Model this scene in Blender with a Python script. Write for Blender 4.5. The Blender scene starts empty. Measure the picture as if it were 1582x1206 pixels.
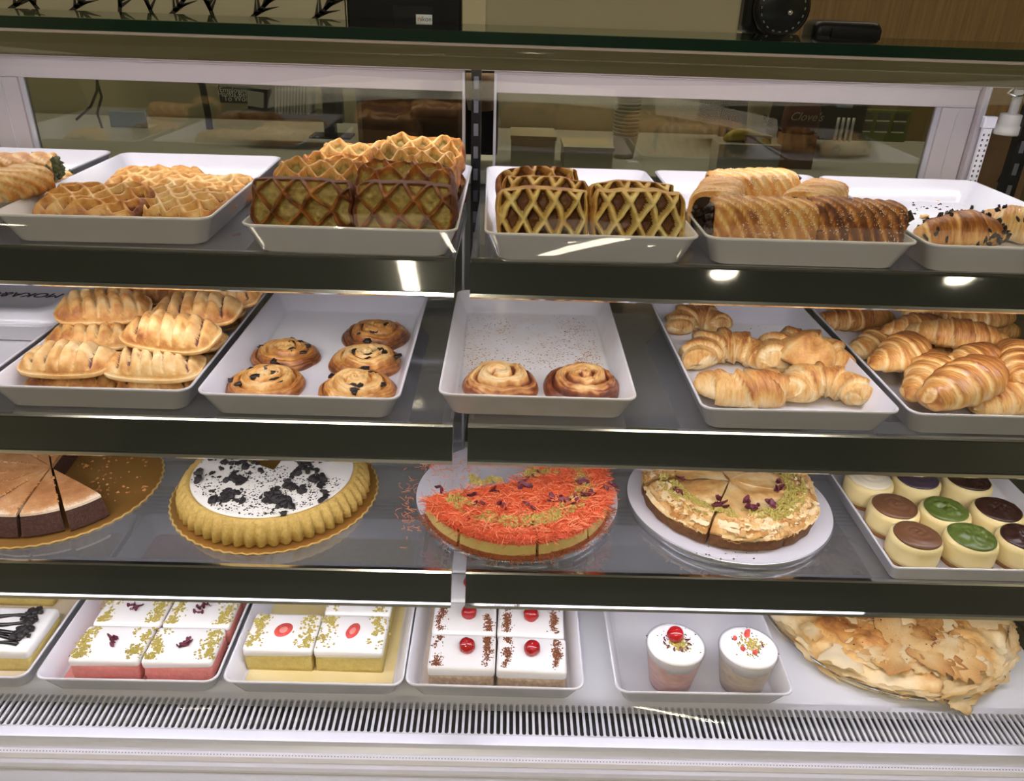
import bpy, math, random
import numpy as np
from mathutils import Vector, Matrix, Euler

SC = bpy.context.scene
COL = SC.collection
PI = math.pi
# ------------------------------------------------------------------ camera
YAW, PITCH, ROLL, FPX = math.radians(.98352), math.radians(27.08274), math.radians(1.98460), 1211.25
CAMZ = 1.35
_f = Vector((math.sin(YAW)*math.cos(PITCH), math.cos(YAW)*math.cos(PITCH), -math.sin(PITCH)))
_r0 = Vector((math.cos(YAW), -math.sin(YAW), 0)); _u0 = _r0.cross(_f)
_r = math.cos(ROLL)*_r0 + math.sin(ROLL)*_u0
_u = -math.sin(ROLL)*_r0 + math.cos(ROLL)*_u0
cd = bpy.data.cameras.new('camera'); cam = bpy.data.objects.new('camera', cd); COL.objects.link(cam)
M = Matrix.Identity(4)
for i in range(3):
    M[i][0], M[i][1], M[i][2] = _r[i], _u[i], -_f[i]
M[2][3] = CAMZ
cam.matrix_world = M
cd.sensor_fit = 'HORIZONTAL'; cd.sensor_width = 36; cd.lens = 36*FPX/1582; cd.clip_start = .02
SC.camera = cam
def ray(x, y): return _f + _r*((x-791)/FPX) - _u*((y-603)/FPX)
def at(x, y, z):                                   # the point of a level surface seen at a pixel
    d = ray(x, y); return d*((z-CAMZ)/d.z) + Vector((0, 0, CAMZ))
def aty(x, y, Y):                                  # the point of an upright plane seen at a pixel
    d = ray(x, y); return d*(Y/d.y) + Vector((0, 0, CAMZ))
# ------------------------------------------------------------------ world, exposure
w = bpy.data.worlds.new('world'); SC.world = w; w.use_nodes = True
w.node_tree.nodes['Background'].inputs[0].default_value = (.9, .82, .62, 1)
w.node_tree.nodes['Background'].inputs[1].default_value = .02
SC.view_settings.view_transform = 'Standard'; SC.view_settings.look = 'None'
SC.view_settings.exposure = 0.0; SC.view_settings.gamma = 1; SC.view_settings.use_curve_mapping = False
SC.cycles.max_bounces = 8; SC.cycles.diffuse_bounces = 4; SC.cycles.glossy_bounces = 3; SC.cycles.transparent_max_bounces = 14
LED_POWER = 26.0; LED_TOP = 21.0; LED_COL = (.93, .89, 1.0)
LAMP_POWER = 170.0; LAMP_COL = (1.0, .88, .66)
# ------------------------------------------------------------------ materials
MATS = {}
def nodes(name):
    m = bpy.data.materials.new(name); m.use_nodes = True
    nt = m.node_tree; b = nt.nodes['Principled BSDF']; MATS[name] = m
    return m, nt, b
def ramp(nt, stops):
    r = nt.nodes.new('ShaderNodeValToRGB'); e = r.color_ramp.elements
    while len(e) < len(stops): e.new(.5)
    for k, (p, c) in enumerate(stops): e[k].position = p; e[k].color = (*c, 1)
    return r
def noise(nt, scale, detail=3, rough=.5, vec=None, stretch=None):
    t = nt.nodes.new('ShaderNodeTexCoord'); n = nt.nodes.new('ShaderNodeTexNoise')
    n.inputs['Scale'].default_value = scale; n.inputs['Detail'].default_value = detail; n.inputs['Roughness'].default_value = rough
    if stretch:
        mp = nt.nodes.new('ShaderNodeMapping'); mp.inputs['Scale'].default_value = stretch
        nt.links.new(t.outputs['Object'], mp.inputs[0]); nt.links.new(mp.outputs[0], n.inputs[0])
    else: nt.links.new(t.outputs['Object'], n.inputs[0])
    return n
def bump(nt, b, scale, strength, dist=.001, detail=3, stretch=None):
    n = noise(nt, scale, detail, stretch=stretch); bp = nt.nodes.new('ShaderNodeBump')
    bp.inputs['Strength'].default_value = strength; bp.inputs['Distance'].default_value = dist
    nt.links.new(n.outputs[0], bp.inputs['Height']); nt.links.new(bp.outputs[0], b.inputs['Normal'])
def mat(name, col, rough=.5, metal=0, var=None, vs=30, bmp=None, coat=0, spec=.5, stretch=None, sss=0):
    m, nt, b = nodes(name)
    b.inputs['Roughness'].default_value = rough; b.inputs['Metallic'].default_value = metal
    b.inputs['Coat Weight'].default_value = coat; b.inputs['Specular IOR Level'].default_value = spec
    if sss:
        b.inputs['Subsurface Weight'].default_value = sss; b.inputs['Subsurface Radius'].default_value = (.006, .004, .003); b.inputs['Subsurface Scale'].default_value = 1
    if var:
        n = noise(nt, vs, 4, .6, stretch=stretch); r = ramp(nt, [(.32, col), (.68, var)])
        nt.links.new(n.outputs[0], r.inputs[0]); nt.links.new(r.outputs[0], b.inputs['Base Color'])
    else: b.inputs['Base Color'].default_value = (*col, 1)
    if bmp: bump(nt, b, *bmp)
    return m
def bakemat(name, stops, rough=.5, amp=.25, vs=70, bmp=(220, .5, .0012), coat=0, spec=.35, stretch=None):
    """dough whose colour follows how far each spot was baked (mesh attribute) and the piece's own tone"""
    m, nt, b = nodes(name); L = nt.links.new
    a = nt.nodes.new('ShaderNodeAttribute'); a.attribute_name = 'bake'
    o = nt.nodes.new('ShaderNodeAttribute'); o.attribute_type = 'OBJECT'; o.attribute_name = 'tone'
    n = noise(nt, vs, 8, .68, stretch=stretch)
    s = nt.nodes.new('ShaderNodeMath'); s.operation = 'ADD'; L(a.outputs['Fac'], s.inputs[0]); L(o.outputs['Fac'], s.inputs[1])
    q = nt.nodes.new('ShaderNodeMath'); q.operation = 'MULTIPLY_ADD'; L(n.outputs[0], q.inputs[0]); q.inputs[1].default_value = amp*2; L(s.outputs[0], q.inputs[2])
    u = nt.nodes.new('ShaderNodeMath'); u.operation = 'SUBTRACT'; L(q.outputs[0], u.inputs[0]); u.inputs[1].default_value = amp
    r = ramp(nt, stops); L(u.outputs[0], r.inputs[0]); L(r.outputs[0], b.inputs['Base Color'])
    b.inputs['Roughness'].default_value = rough; b.inputs['Coat Weight'].default_value = coat; b.inputs['Coat Roughness'].default_value = .25
    b.inputs['Specular IOR Level'].default_value = spec
    bump(nt, b, *bmp, stretch=stretch)
    return m
def glass(name, tint, base=.04, edge=.5, rough=.02, film=0):
    m, nt, b = nodes(name); nt.nodes.remove(b); L = nt.links.new
    t = nt.nodes.new('ShaderNodeBsdfTransparent'); t.inputs[0].default_value = (*tint, 1)
    g = nt.nodes.new('ShaderNodeBsdfGlossy'); g.inputs['Roughness'].default_value = rough
    lw = nt.nodes.new('ShaderNodeLayerWeight'); lw.inputs[0].default_value = .5
    p = nt.nodes.new('ShaderNodeMath'); p.operation = 'POWER'; L(lw.outputs['Facing'], p.inputs[0]); p.inputs[1].default_value = 4
    q = nt.nodes.new('ShaderNodeMath'); q.operation = 'MULTIPLY_ADD'; L(p.outputs[0], q.inputs[0]); q.inputs[1].default_value = edge; q.inputs[2].default_value = base
    x = nt.nodes.new('ShaderNodeMixShader'); L(q.outputs[0], x.inputs[0]); L(t.outputs[0], x.inputs[1]); L(g.outputs[0], x.inputs[2])
    if film:                                       # pale diffuse layer greys the glass in place of reflected light
        d = nt.nodes.new('ShaderNodeBsdfDiffuse'); d.inputs[0].default_value = (.6, .6, .62, 1); y = nt.nodes.new('ShaderNodeMixShader'); y.inputs[0].default_value = film
        L(x.outputs[0], y.inputs[1]); L(d.outputs[0], y.inputs[2]); x = y
    L(x.outputs[0], nt.nodes['Material Output'].inputs[0])
    return m
def emit(name, col, power):
    m, nt, b = nodes(name); b.inputs['Base Color'].default_value = (*col, 1)
    b.inputs['Emission Color'].default_value = (*col, 1); b.inputs['Emission Strength'].default_value = power
    return m
CRUST = [(0, (.82, .62, .33)), (.28, (.77, .49, .19)), (.5, (.63, .30, .075)), (.72, (.38, .135, .032)), (1, (.12, .035, .012))]
PALE = [(0, (.86, .72, .46)), (.3, (.80, .57, .27)), (.55, (.70, .39, .125)), (.78, (.48, .19, .05)), (1, (.2, .06, .02))]
YELL = [(0, (.83, .72, .35)), (.35, (.74, .52, .17)), (.6, (.56, .30, .08)), (.8, (.33, .13, .04)), (1, (.14, .05, .02))]
bakemat('crust', CRUST, .48, .42)
bakemat('layered', CRUST, .42, .42, 60, (150, .7, .0014), coat=.1, stretch=(5, 1, 1))
bakemat('layered_glazed', CRUST, .3, .42, 60, (150, .7, .0014), coat=.4, stretch=(5, 1, 1))
bakemat('layered_pale', PALE, .45, .46, 60, (150, .7, .0014), coat=.05, stretch=(4, 1, 1))
bakemat('crust_glazed', CRUST, .32, .40, coat=.35)
bakemat('pale_dough', PALE, .5, .42)
bakemat('yellow_dough', YELL, .5, .3)
bakemat('phyllo', [(0, (.85, .72, .48)), (.3, (.80, .60, .31)), (.55, (.68, .40, .14)), (.8, (.45, .2, .05)), (1, (.2, .07, .02))], .42, .36, 40, (160, .6, .0015))
mat('melamine', (.75, .742, .79), .16, coat=.3)
mat('melamine_soiled', (.80, .795, .83), .25, var=(.72, .68, .64), vs=14)
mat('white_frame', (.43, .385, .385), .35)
mat('deck_white', (.74, .75, .80), .3)
mat('steel', (.66, .66, .70), .32, .55, var=(.58, .58, .62), vs=8, bmp=(300, .08, .0005))
mat('aluminium', (.72, .72, .78), .3, .35, bmp=(300, .05, .0004))
mat('chrome', (.80, .80, .82), .12, 1)
mat('dark_plenum', (.07, .07, .078), .6)
mat('rail_black', (.034, .038, .037), .035, spec=.6)
mat('header', (.095, .088, .045), .28, spec=.5, var=(.11, .10, .055), vs=5)
mat('slab_edge', (.002, .02, .012), .1)
glass('slab_glass', (.70, .78, .70), .08, .8)
glass('front_glass', (.985, .99, .985), .008, .05)
glass('shelf_glass', (.62, .64, .66), .20, .5, film=.14)
glass('door_glass', (.67, .68, .63), .08, .3, .03)
glass('cup_clear', (.95, .94, .94), .03, .4, .05)
emit('led', LED_COL, LED_POWER); emit('led_top', LED_COL, LED_TOP)
emit('lamp', LAMP_COL, LAMP_POWER); emit('fill_glow', LAMP_COL, 6.5)
mat('black_plastic', (.004, .004, .0045), .4, spec=.2)
mat('black_metal', (.012, .012, .013), .25, .4)
mat('wall_paint', (.42, .385, .27), .8)
mat('ceiling_paint', (.24, .24, .22), .8)
mat('floor_tile', (.08, .075, .065), .5)
mat('wood_panel', (.20, .125, .045), .55, var=(.125, .075, .027), vs=9, stretch=(14, 14, .6))
# ------------------------------------------------------------------ numeric noise and mesh collector
def vn(P, s=1., seed=0):
    P = np.asarray(P, float)*s; I = np.floor(P).astype(np.int64); F = P-I; F = F*F*(3-2*F)
    def h(a, b, c):
        n = (a*374761393 + b*668265263 + c*974634593 + seed*1274126177) & 0xffffffff
        n = ((n ^ (n >> 13))*1103515245) & 0xffffffff
        n = ((n ^ (n >> 15))*668265263) & 0xffffffff
        return ((n ^ (n >> 16)) & 0xffff)/32767.5-1
    x, y, z = I[..., 0], I[..., 1], I[..., 2]; u, v, q = F[..., 0], F[..., 1], F[..., 2]
    def lx(b, c): return h(x, b, c)*(1-u)+h(x+1, b, c)*u
    def ly(c): return lx(y, c)*(1-v)+lx(y+1, c)*v
    return ly(z)*(1-q)+ly(z+1)*q
def fbm(P, s=1., seed=0, o=3):
    return sum(vn(P, s*2**k, seed+k*17)*.5**k for k in range(o))
class G:
    def __init__(s): s.v = []; s.f = []; s.a = []; s.n = 0
    def add(s, V, F, A=None):
        V = np.asarray(V, float).reshape(-1, 3)
        s.v.append(V); s.a.append(np.full(len(V), .3) if A is None else np.asarray(A, float).reshape(-1)*np.ones(len(V)))
        k = s.n; s.f += [tuple(int(i)+k for i in q) for q in F]; s.n += len(V)
        return s
    def box(s, x0, x1, y0, y1, z0, z1):
        return s.add([(x0,y0,z0),(x1,y0,z0),(x1,y1,z0),(x0,y1,z0),(x0,y0,z1),(x1,y0,z1),(x1,y1,z1),(x0,y1,z1)],
                     [(0,3,2,1),(4,5,6,7),(0,1,5,4),(1,2,6,5),(2,3,7,6),(3,0,4,7)])
    def extrude(s, prof, x0, x1):                     # closed (y,z) outline run along x
        n = len(prof); V = [(x0, y, z) for y, z in prof]+[(x1, y, z) for y, z in prof]
        F = [(i, (i+1) % n, (i+1) % n+n, i+n) for i in range(n)]+[tuple(range(n))[::-1], tuple(range(n, 2*n))]
        return s.add(V, F)
    def lathe(s, prof, n=40, cx=0, cy=0, flute=None, A=None):     # (r,z) outline from the axis to the axis
        V = []; F = []; Aa = []
        for k, (r, z) in enumerate(prof):
            for i in range(n):
                t = 2*PI*i/n; rr = r*(1+(flute(t, k) if flute else 0))
                V.append((cx+rr*math.cos(t), cy+rr*math.sin(t), z)); Aa.append(.3 if A is None else A[k])
        for k in range(len(prof)-1):
            for i in range(n): j = (i+1) % n; F.append((k*n+i, k*n+j, k*n+n+j, k*n+n+i))
        F += [tuple(range(n))[::-1], tuple(range((len(prof)-1)*n, len(prof)*n))]
        return s.add(V, F, Aa)
    def tube(s, pts, r, n=6, A=None):
        P = [Vector(p) for p in pts]; V = []; F = []; R = r if hasattr(r, '__len__') else [r]*len(P)
        up = Vector((.31, .17, .94)); 
        for k, p in enumerate(P):
            d = (P[min(k+1, len(P)-1)]-P[max(k-1, 0)]).normalized()
            a = d.cross(up)
            if a.length < 1e-4: a = d.cross(Vector((1, 0, 0)))
            a.normalize(); b = d.cross(a)
            for i in range(n): t = 2*PI*i/n; V.append(p+(a*math.cos(t)+b*math.sin(t))*R[k])
        for k in range(len(P)-1):
            for i in range(n): j = (i+1) % n; F.append((k*n+i, k*n+j, k*n+n+j, k*n+n+i))
        F += [tuple(range(n))[::-1], tuple(range((len(P)-1)*n, len(P)*n))]
        return s.add([tuple(v) for v in V], F, A)
    def mesh(s, name, m, smooth=True):
        me = bpy.data.meshes.new(name); V = np.concatenate(s.v)
        me.from_pydata(V.tolist(), [], s.f); me.update()
        at_ = me.attributes.new('bake', 'FLOAT', 'POINT'); at_.data.foreach_set('value', np.concatenate(s.a).astype(np.float32))
        me.materials.append(MATS[m] if isinstance(m, str) else m)
        me.polygons.foreach_set('use_smooth', np.full(len(me.polygons), smooth))
        return me
def ob(name, me, parent=None, loc=None, rot=None, tone=None):
    o = bpy.data.objects.new(name, me); COL.objects.link(o)
    if parent: o.parent = parent
    if loc is not None: o.location = loc
    if rot is not None: o.rotation_euler = rot
    if tone is not None: o['tone'] = float(tone)
    return o
def part(name, g, m, parent=None, smooth=False, bevel=0, **k):
    o = ob(name, g.mesh(name, m, smooth), parent, **k)
    if bevel:
        bv = o.modifiers.new('bevel', 'BEVEL'); bv.width = bevel; bv.segments = 2; bv.limit_method = 'ANGLE'
    return o
def tag(o, label, cat, group=None):
    o['label'] = label; o['category'] = cat
    if group: o['group'] = group
    return o
def thing(name, label, cat, loc=(0, 0, 0), rot=(0, 0, 0), group=None, sc=1):
    o = bpy.data.objects.new(name, None); COL.objects.link(o); o.empty_display_size = .02
    o.location = loc; o.rotation_euler = rot
    if sc != 1: o.scale = (sc,)*3
    return tag(o, label, cat, group)
def structure(o): o['kind'] = 'structure'; return o
def stuff(o): o['kind'] = 'stuff'; return o
def gridf(nu, nv, wu=False, wv=False, off=0, flip=False):
    F = []
    for i in range(nu if wu else nu-1):
        for j in range(nv if wv else nv-1):
            a, b, c, d = i*nv+j, ((i+1) % nu)*nv+j, ((i+1) % nu)*nv+(j+1) % nv, i*nv+(j+1) % nv
            F.append((a+off, d+off, c+off, b+off) if flip else (a+off, b+off, c+off, d+off))
    return F
def rrect(w, d, r, z, n=5, cx=0, cy=0):
    r = min(r, w/2-1e-4, d/2-1e-4); P = []
    for sx, sy, a0 in ((1, 1, 0), (-1, 1, 90), (-1, -1, 180), (1, -1, 270)):
        for k in range(n+1):
            t = math.radians(a0+90*k/n); P.append((cx+sx*(w/2-r)+r*math.cos(t), cy+sy*(d/2-r)+r*math.sin(t), z))
    return P
def loft(g, loops, cap0=True, cap1=True, A=None):
    n = len(loops[0]); V = [p for l in loops for p in l]; F = []
    for k in range(len(loops)-1):
        for i in range(n): j = (i+1) % n; F.append((k*n+i, k*n+j, k*n+n+j, k*n+n+i))
    if cap0: F.append(tuple(range(n))[::-1])
    if cap1: F.append(tuple(range((len(loops)-1)*n, len(loops)*n)))
    return g.add(V, F, A)
def text_mesh(s, size, m, name='lettering', italic=0):
    cu = bpy.data.curves.new(name, 'FONT'); cu.body = s; cu.size = size; cu.align_x = 'CENTER'; cu.align_y = 'CENTER'; cu.extrude = .0003; cu.shear = italic
    o = bpy.data.objects.new(name, cu); COL.objects.link(o)
    bpy.context.view_layer.update()
    me = bpy.data.meshes.new_from_object(o.evaluated_get(bpy.context.evaluated_depsgraph_get()))
    bpy.data.objects.remove(o); bpy.data.curves.remove(cu)
    me.materials.clear(); me.materials.append(MATS[m]); me.name = name
    return me
# ------------------------------------------------------------------ levels of the case
ZT, ZM, ZL, ZB = 1.064, .862, .66, .4545          # top faces of the three shelves and of the deck
XL, XR, XC = -.90, .83, -.048                      # inner sides, middle post
YBK = 1.30
# ------------------------------------------------------------------ the room
structure(part('floor', G().box(-3.2, 3.2, -4.6, 2.6, -.05, 0), 'floor_tile'))
structure(part('ceiling', G().box(-3.2, 3.2, -4.6, 2.6, 2.8, 2.85), 'ceiling_paint'))
structure(part('wall_back', G().box(-3.2, 3.2, 2.40, 2.5, 0, 2.8), 'wall_paint'))
structure(part('wall_left', G().box(-3.2, -3.1, -4.6, 2.4, 0, 2.8), 'wall_paint'))
structure(part('wall_right', G().box(3.1, 3.2, -4.6, 2.4, 0, 2.8), 'wall_paint'))
structure(part('wall_front', G().box(-3.1, 3.1, -4.6, -4.5, 0, 2.8), 'ceiling_paint'))
structure(part('trim_1', G().box(.70, 3.1, 2.375, 2.40, 0, 2.8), 'wood_panel'))
def downlight(x, y, label, r=.07):
    t = thing('ceiling_lamp', label, 'lamp', (x, y, 2.8), group='ceiling downlights')
    part('lamp_ring', G().lathe([(r*1.2, 0), (r*1.2, -.012), (r, -.012), (r, 0)], 32), 'white_frame', t, True)
    part('lamp_lens', G().lathe([(.001, -.004), (r, -.004), (r, -.006), (.001, -.006)], 32), 'lamp', t)
for k, (x, y, l) in enumerate(((-1.9, -1.6, 'round ceiling downlight over the left of the shop floor'), (1.24, -2.14, 'round ceiling downlight reflected in the right of the top rail'),
        (2.57, -2.12, 'round ceiling downlight at the far right of the shop floor'))):
    downlight(x, y, l)
for x, yp, l in ((-.95, 2.05, 'added fill light panel over the left of the back counter'), (.25, 2.05, 'added fill light panel over the middle of the back counter'), (1.5, 2.05, 'added fill light panel over the wooden wall'),  # unseen panels, added to brighten the wall behind the doors
        (-1.1, -1.25, 'added fill light panel over the left of the shop floor'), (1.1, -1.25, 'added fill light panel over the right of the shop floor')):  # unseen pair, added to lift the dark tray fronts
    t = thing('fill_panel', l, 'lamp', (x, yp, 2.8), group='added fill light panels')
    part('panel_frame', G().box(-.52, .52, -.30, .30, -.012, 0), 'white_frame', t); part('panel_lens', G().box(-.50, .50, -.28, .28, -.016, -.012), 'fill_glow', t)
t = thing('batten_lamp', 'long warm ceiling batten lamp reflected in the left top rail', 'lamp', (-.535, -2.55, 2.8))
part('lamp_housing', G().box(-.05, .05, -.8, .8, -.03, 0), 'white_frame', t)
part('lamp_diffuser', G().box(-.035, .035, -.79, .79, -.05, -.03), 'lamp', t)
# ------------------------------------------------------------------ display case
case = thing('display_case', 'long refrigerated bakery display case with curved glass front and white sliding doors', 'display case', (0, 0, 0))
part('plinth', G().box(XL-.05, XR+.05, .66, 1.36, 0, .40), 'steel', case)
part('deck', G().box(XL, XR, .792, 1.195, .44, ZB), 'deck_white', case)
part('deck_edge', G().box(XL, XR, .782, .792, .44, ZB+.0005), 'aluminium', case)
part('plenum', G().box(XL, XR, .70, 1.30, .40, .425), 'dark_plenum', case)
for k in range(8):
    part('rear_vent_slat', G().box(XL, XR, 1.199+k*.0125, 1.206+k*.0125, .446, ZB), 'steel', case)
part('rear_panel', G().box(XL, XR, YBK, 1.32, .40, .56), 'deck_white', case)
part('rear_panel_bead', G().box(XL, XR, YBK-.006, YBK, .505, .512), 'steel', case)
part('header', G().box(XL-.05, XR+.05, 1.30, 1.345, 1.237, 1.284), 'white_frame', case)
part('light_canopy', G().box(XL-.05, XR+.05, 1.1205, 1.1235, 1.2535, 1.2812), 'header', case)
part('top_slab', G().box(XL-.08, XR+.08, 1.124, 1.345, 1.285, 1.300), 'slab_glass', case)
part('top_slab_edge', G().box(XL-.08, XR+.08, 1.1195, 1.1238, 1.2855, 1.2995), 'slab_edge', case)
part('top_slab_trim', G().box(XL-.08, XR+.08, 1.1195, 1.126, 1.2815, 1.285), 'white_frame', case)
part('top_light', G().box(XL+.02, XR-.02, 1.132, 1.152, 1.266, 1.270), 'led_top', case)
part('top_light_housing', G().box(XL+.02, XR-.02, 1.124, 1.160, 1.2702, 1.2848), 'steel', case)
for x0, x1 in ((XL-.012, XL-.002), (XR+.002, XR+.012)):
    pr = [(.70, .44), (.845, 1.05), (.90, 1.17), (1.0, 1.25), (1.118, 1.28), (1.27, 1.28), (1.27, .44)]
    part('side_glass', G().extrude(pr, x0, x1), 'door_glass', case)
# curved front pane
prof = [(.694, .452), (.73, .60), (.768, .76), (.806, .92), (.838, 1.055)]
P0, P1, P2 = (.838, 1.055), (.880, 1.238), (1.1185, 1.2795)
for k in range(1, 13):
    q = k/12; prof.append(tuple((1-q)**2*a+2*q*(1-q)*b+q*q*c for a, b, c in zip(P0, P1, P2)))
inner = [(y+.005, z-.002) for y, z in prof]
part('front_glass', G().extrude(prof+inner[::-1], XL-.012, XR+.012), 'front_glass', case, True)
# sill below the glass: stepped metal mouldings
part('sill', G().extrude([(.7295, .4545), (.716, .4545), (.714, .458), (.711, .458), (.709, .452), (.703, .444), (.703, .40), (.7295, .40)], XL-.05, XR+.05), 'aluminium', case)
part('sill_moulding', G().extrude([(.703, .444), (.701, .448), (.692, .4495), (.690, .443), (.690, .40), (.703, .40)], XL-.05, XR+.05), 'melamine', case)
g = G().extrude([(.690, .4425), (.680, .4465), (.676, .4445), (.676, .40), (.690, .40)], XL-.05, XR+.05)
part('gasket', g, 'aluminium', case)
g = G()
for k in range(400):
    x = -.85+k*.00425; g.box(x, x+.0013, .6955, .6963, .4483, .4494)
stuff(part('gasket_dots', g, 'dark_plenum', case))
part('front_bumper', G().extrude([(.676, .441), (.655, .435), (.655, .39), (.676, .39)], XL-.05, XR+.05), 'aluminium', case)
part('front_panel', G().box(XL-.05, XR+.05, .640, .659, 0, .428), 'white_frame', case)
mat('box_grey', (.42, .40, .36), .5)
# middle post with bracket slots, side posts
def post(x, yy, wd, lab='post'):
    p = part(lab, G().box(x-wd/2, x+wd/2, yy, yy+.018, .4545, 1.25), 'black_metal', case)
    for k in range(22):
        part('slot', G().box(x-.0035, x+.0035, yy-.0008, yy+.0002, .50+k*.034, .518+k*.034), 'dark_plenum', p)
post(XC, 1.262, .015)
post(XR-.025, 1.262, .018); post(XL+.035, 1.262, .022)
g = G().box(.748, .768, 1.285, 1.296, 1.178, 1.196)
part('strip_connector', g, 'melamine', case, bevel=.002)
g = G().box(.7515, .7655, 1.288, 1.294, 1.02, 1.178)
lp = part('light_strip_cover', g, 'melamine', case)
for k in range(18):
    for sx in (-1, 1): part('cover_hole', G().box(.7585+sx*.004-.0012, .7585+sx*.004+.0012, 1.2874, 1.2882, 1.03+k*.008, 1.0336+k*.008), 'dark_plenum', lp)
part('cable_gland', G().lathe([(.001, 0), (.019, 0), (.020, .002), (.020, .014), (.017, .015), (.017, .030), (.0165, .031), (.007, .032), (.007, .066), (.001, .066)], 24), 'box_grey', case, True, loc=(.788, 1.285, 1.170))
part('gland_cable', G().tube([(.788, 1.285, 1.236), (.775, 1.28, 1.238), (.765, 1.275, 1.232), (.775, 1.27, 1.228), (.80, 1.275, 1.232), (.82, 1.275, 1.238)], .0018), 'chrome', case, True)
# sliding doors: part > rails, stiles, gasket, pane
def door(x0, x1, yy, side):
    z0, z1 = .56, 1.236
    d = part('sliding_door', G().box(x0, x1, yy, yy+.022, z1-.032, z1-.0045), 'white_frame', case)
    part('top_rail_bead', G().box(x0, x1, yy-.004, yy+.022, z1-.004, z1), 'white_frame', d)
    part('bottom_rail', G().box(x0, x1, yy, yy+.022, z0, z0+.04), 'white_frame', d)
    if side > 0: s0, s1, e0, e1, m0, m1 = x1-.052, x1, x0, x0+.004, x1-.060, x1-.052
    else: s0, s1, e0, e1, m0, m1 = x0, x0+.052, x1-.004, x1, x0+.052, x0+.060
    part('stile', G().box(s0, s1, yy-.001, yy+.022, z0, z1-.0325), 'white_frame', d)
    c = s0+.025 if side > 0 else s1-.025
    part('stile_groove', G().box(c-.0006, c+.0006, yy-.0016, yy-.0009, z0, z1-.034), 'steel', d)
    part('edge_profile', G().box(e0, e1, yy-.003, yy+.022, z0, z1), 'steel', d)
    part('pane_gasket', G().box(m0, m1, yy+.004, yy+.012, z0+.04, z1-.0325), 'steel', d)
    part('pane', G().box(min(e1, m1), max(e0, m0), yy+.008, yy+.014, z0+.04, z1-.0325), 'door_glass', d)
door(-.022, .746, 1.318, 1)
door(-.822, -.068, 1.300+.018, -1)
for x0, x1 in ((.7475, .7505), (-.85, -.824)):
    part('door_jamb', G().box(x0, x1, 1.305, 1.345, .44, 1.237), 'white_frame', case)
    part('jamb_channel', G().box(x0+(.003 if x0 > 0 else -.012), x1+(.004 if x0 > 0 else -.026), 1.30, 1.345, .44, 1.237), 'steel', case)
# slotted air grille, lifted out in one piece: each bar a part
gr = thing('vent_grille', 'slotted metal air grille running along the front of the case floor', 'grille', (0, .756, ZB))
part('frame_strip', G().box(XL, XR, .0255, .0262, -.006, .0005), 'steel', gr)
part('frame_strip', G().box(XL, XR, -.0265, -.0255, -.006, .0005), 'steel', gr)
PT = .00875
R_ = (PT-.0034)/2
right = [(PT/2-R_*math.sin(PI/2*k/6), .0255-R_+R_*math.cos(PI/2*k/6)) for k in range(7)]      # slot end quarter, from its tip to its side
poly = right+[(x, -y) for x, y in right[::-1]]
poly = poly+[(-x, y) for x, y in poly[::-1]]
n = len(poly)
g = G().add([(x, y, .0008) for x, y in poly]+[(x, y, -.0022) for x, y in poly],
            [tuple(range(n))[::-1], tuple(range(n, 2*n))]+[(i, (i+1) % n, (i+1) % n+n, i+n) for i in range(n)])
bar = g.mesh('bar', 'aluminium', False)
nb = int((XR-XL)/PT)
for k in range(nb): ob('bar', bar, gr, (XL+PT*(k+.5), 0, 0))
# ------------------------------------------------------------------ shelves: glass panel, dark tilted price rail in metal trims, lamp, brackets
def shelf(x0, x1, z, yf, label, rail_h):
    t = thing('display_shelf', label, 'shelf', (0, yf, z), group='glass display shelves')
    part('shelf_panel', G().box(x0, x1, .004, YBK-yf-.045, -.006, 0), 'shelf_glass', t)
    tl = .38; dy, dz = -math.sin(tl)*rail_h, -math.cos(tl)*rail_h
    r = part('price_rail', G().extrude([(.002, -.004), (dy+.002, dz), (dy+.0045, dz), (.005, -.0045)], x0, x1), 'rail_black', t)
    part('rail_trim', G().extrude([(.006, .0005), (.000, .0008), (-.0016, -.0015), (.0004, -.0045), (.006, -.0045)], x0, x1), 'chrome', r)
    part('rail_trim', G().extrude([(dy+.004, dz+.003), (dy-.0005, dz+.0025), (dy-.002, dz-.0012), (dy+.001, dz-.004), (dy+.006, dz-.003)], x0, x1), 'chrome', r)
    part('rail_back', G().extrude([(.005, -.0065), (dy+.005, dz-.002), (dy+.018, dz+.001), (.020, -.0065)], x0, x1), 'steel', t)
    part('led_strip', G().extrude([(dy+.008, dz-.0022), (dy+.017, dz+.0004), (dy+.017, dz-.0012), (dy+.008, dz-.0040)], x0+.01, x1-.01), 'led', t)
    for xb in (x0+.002, x1-.005):
        part('bracket', G().extrude([(.03, -.0065), (.35, -.0065), (.35, -.04), (.31, -.04), (.05, -.018)], xb, xb+.003), 'steel', t)
for z, yf, nm, rh in ((ZT, .8985, 'top', .043), (ZM, .8535, 'second', .047), (ZL, .8165, 'third', .047)):
    shelf(XL+.003, XC-.010, z, yf, f'left half of the {nm} glass shelf with dark price rail', rh)
    shelf(XC+.009, XR-.003, z, yf, f'right half of the {nm} glass shelf with dark price rail', rh)
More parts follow.
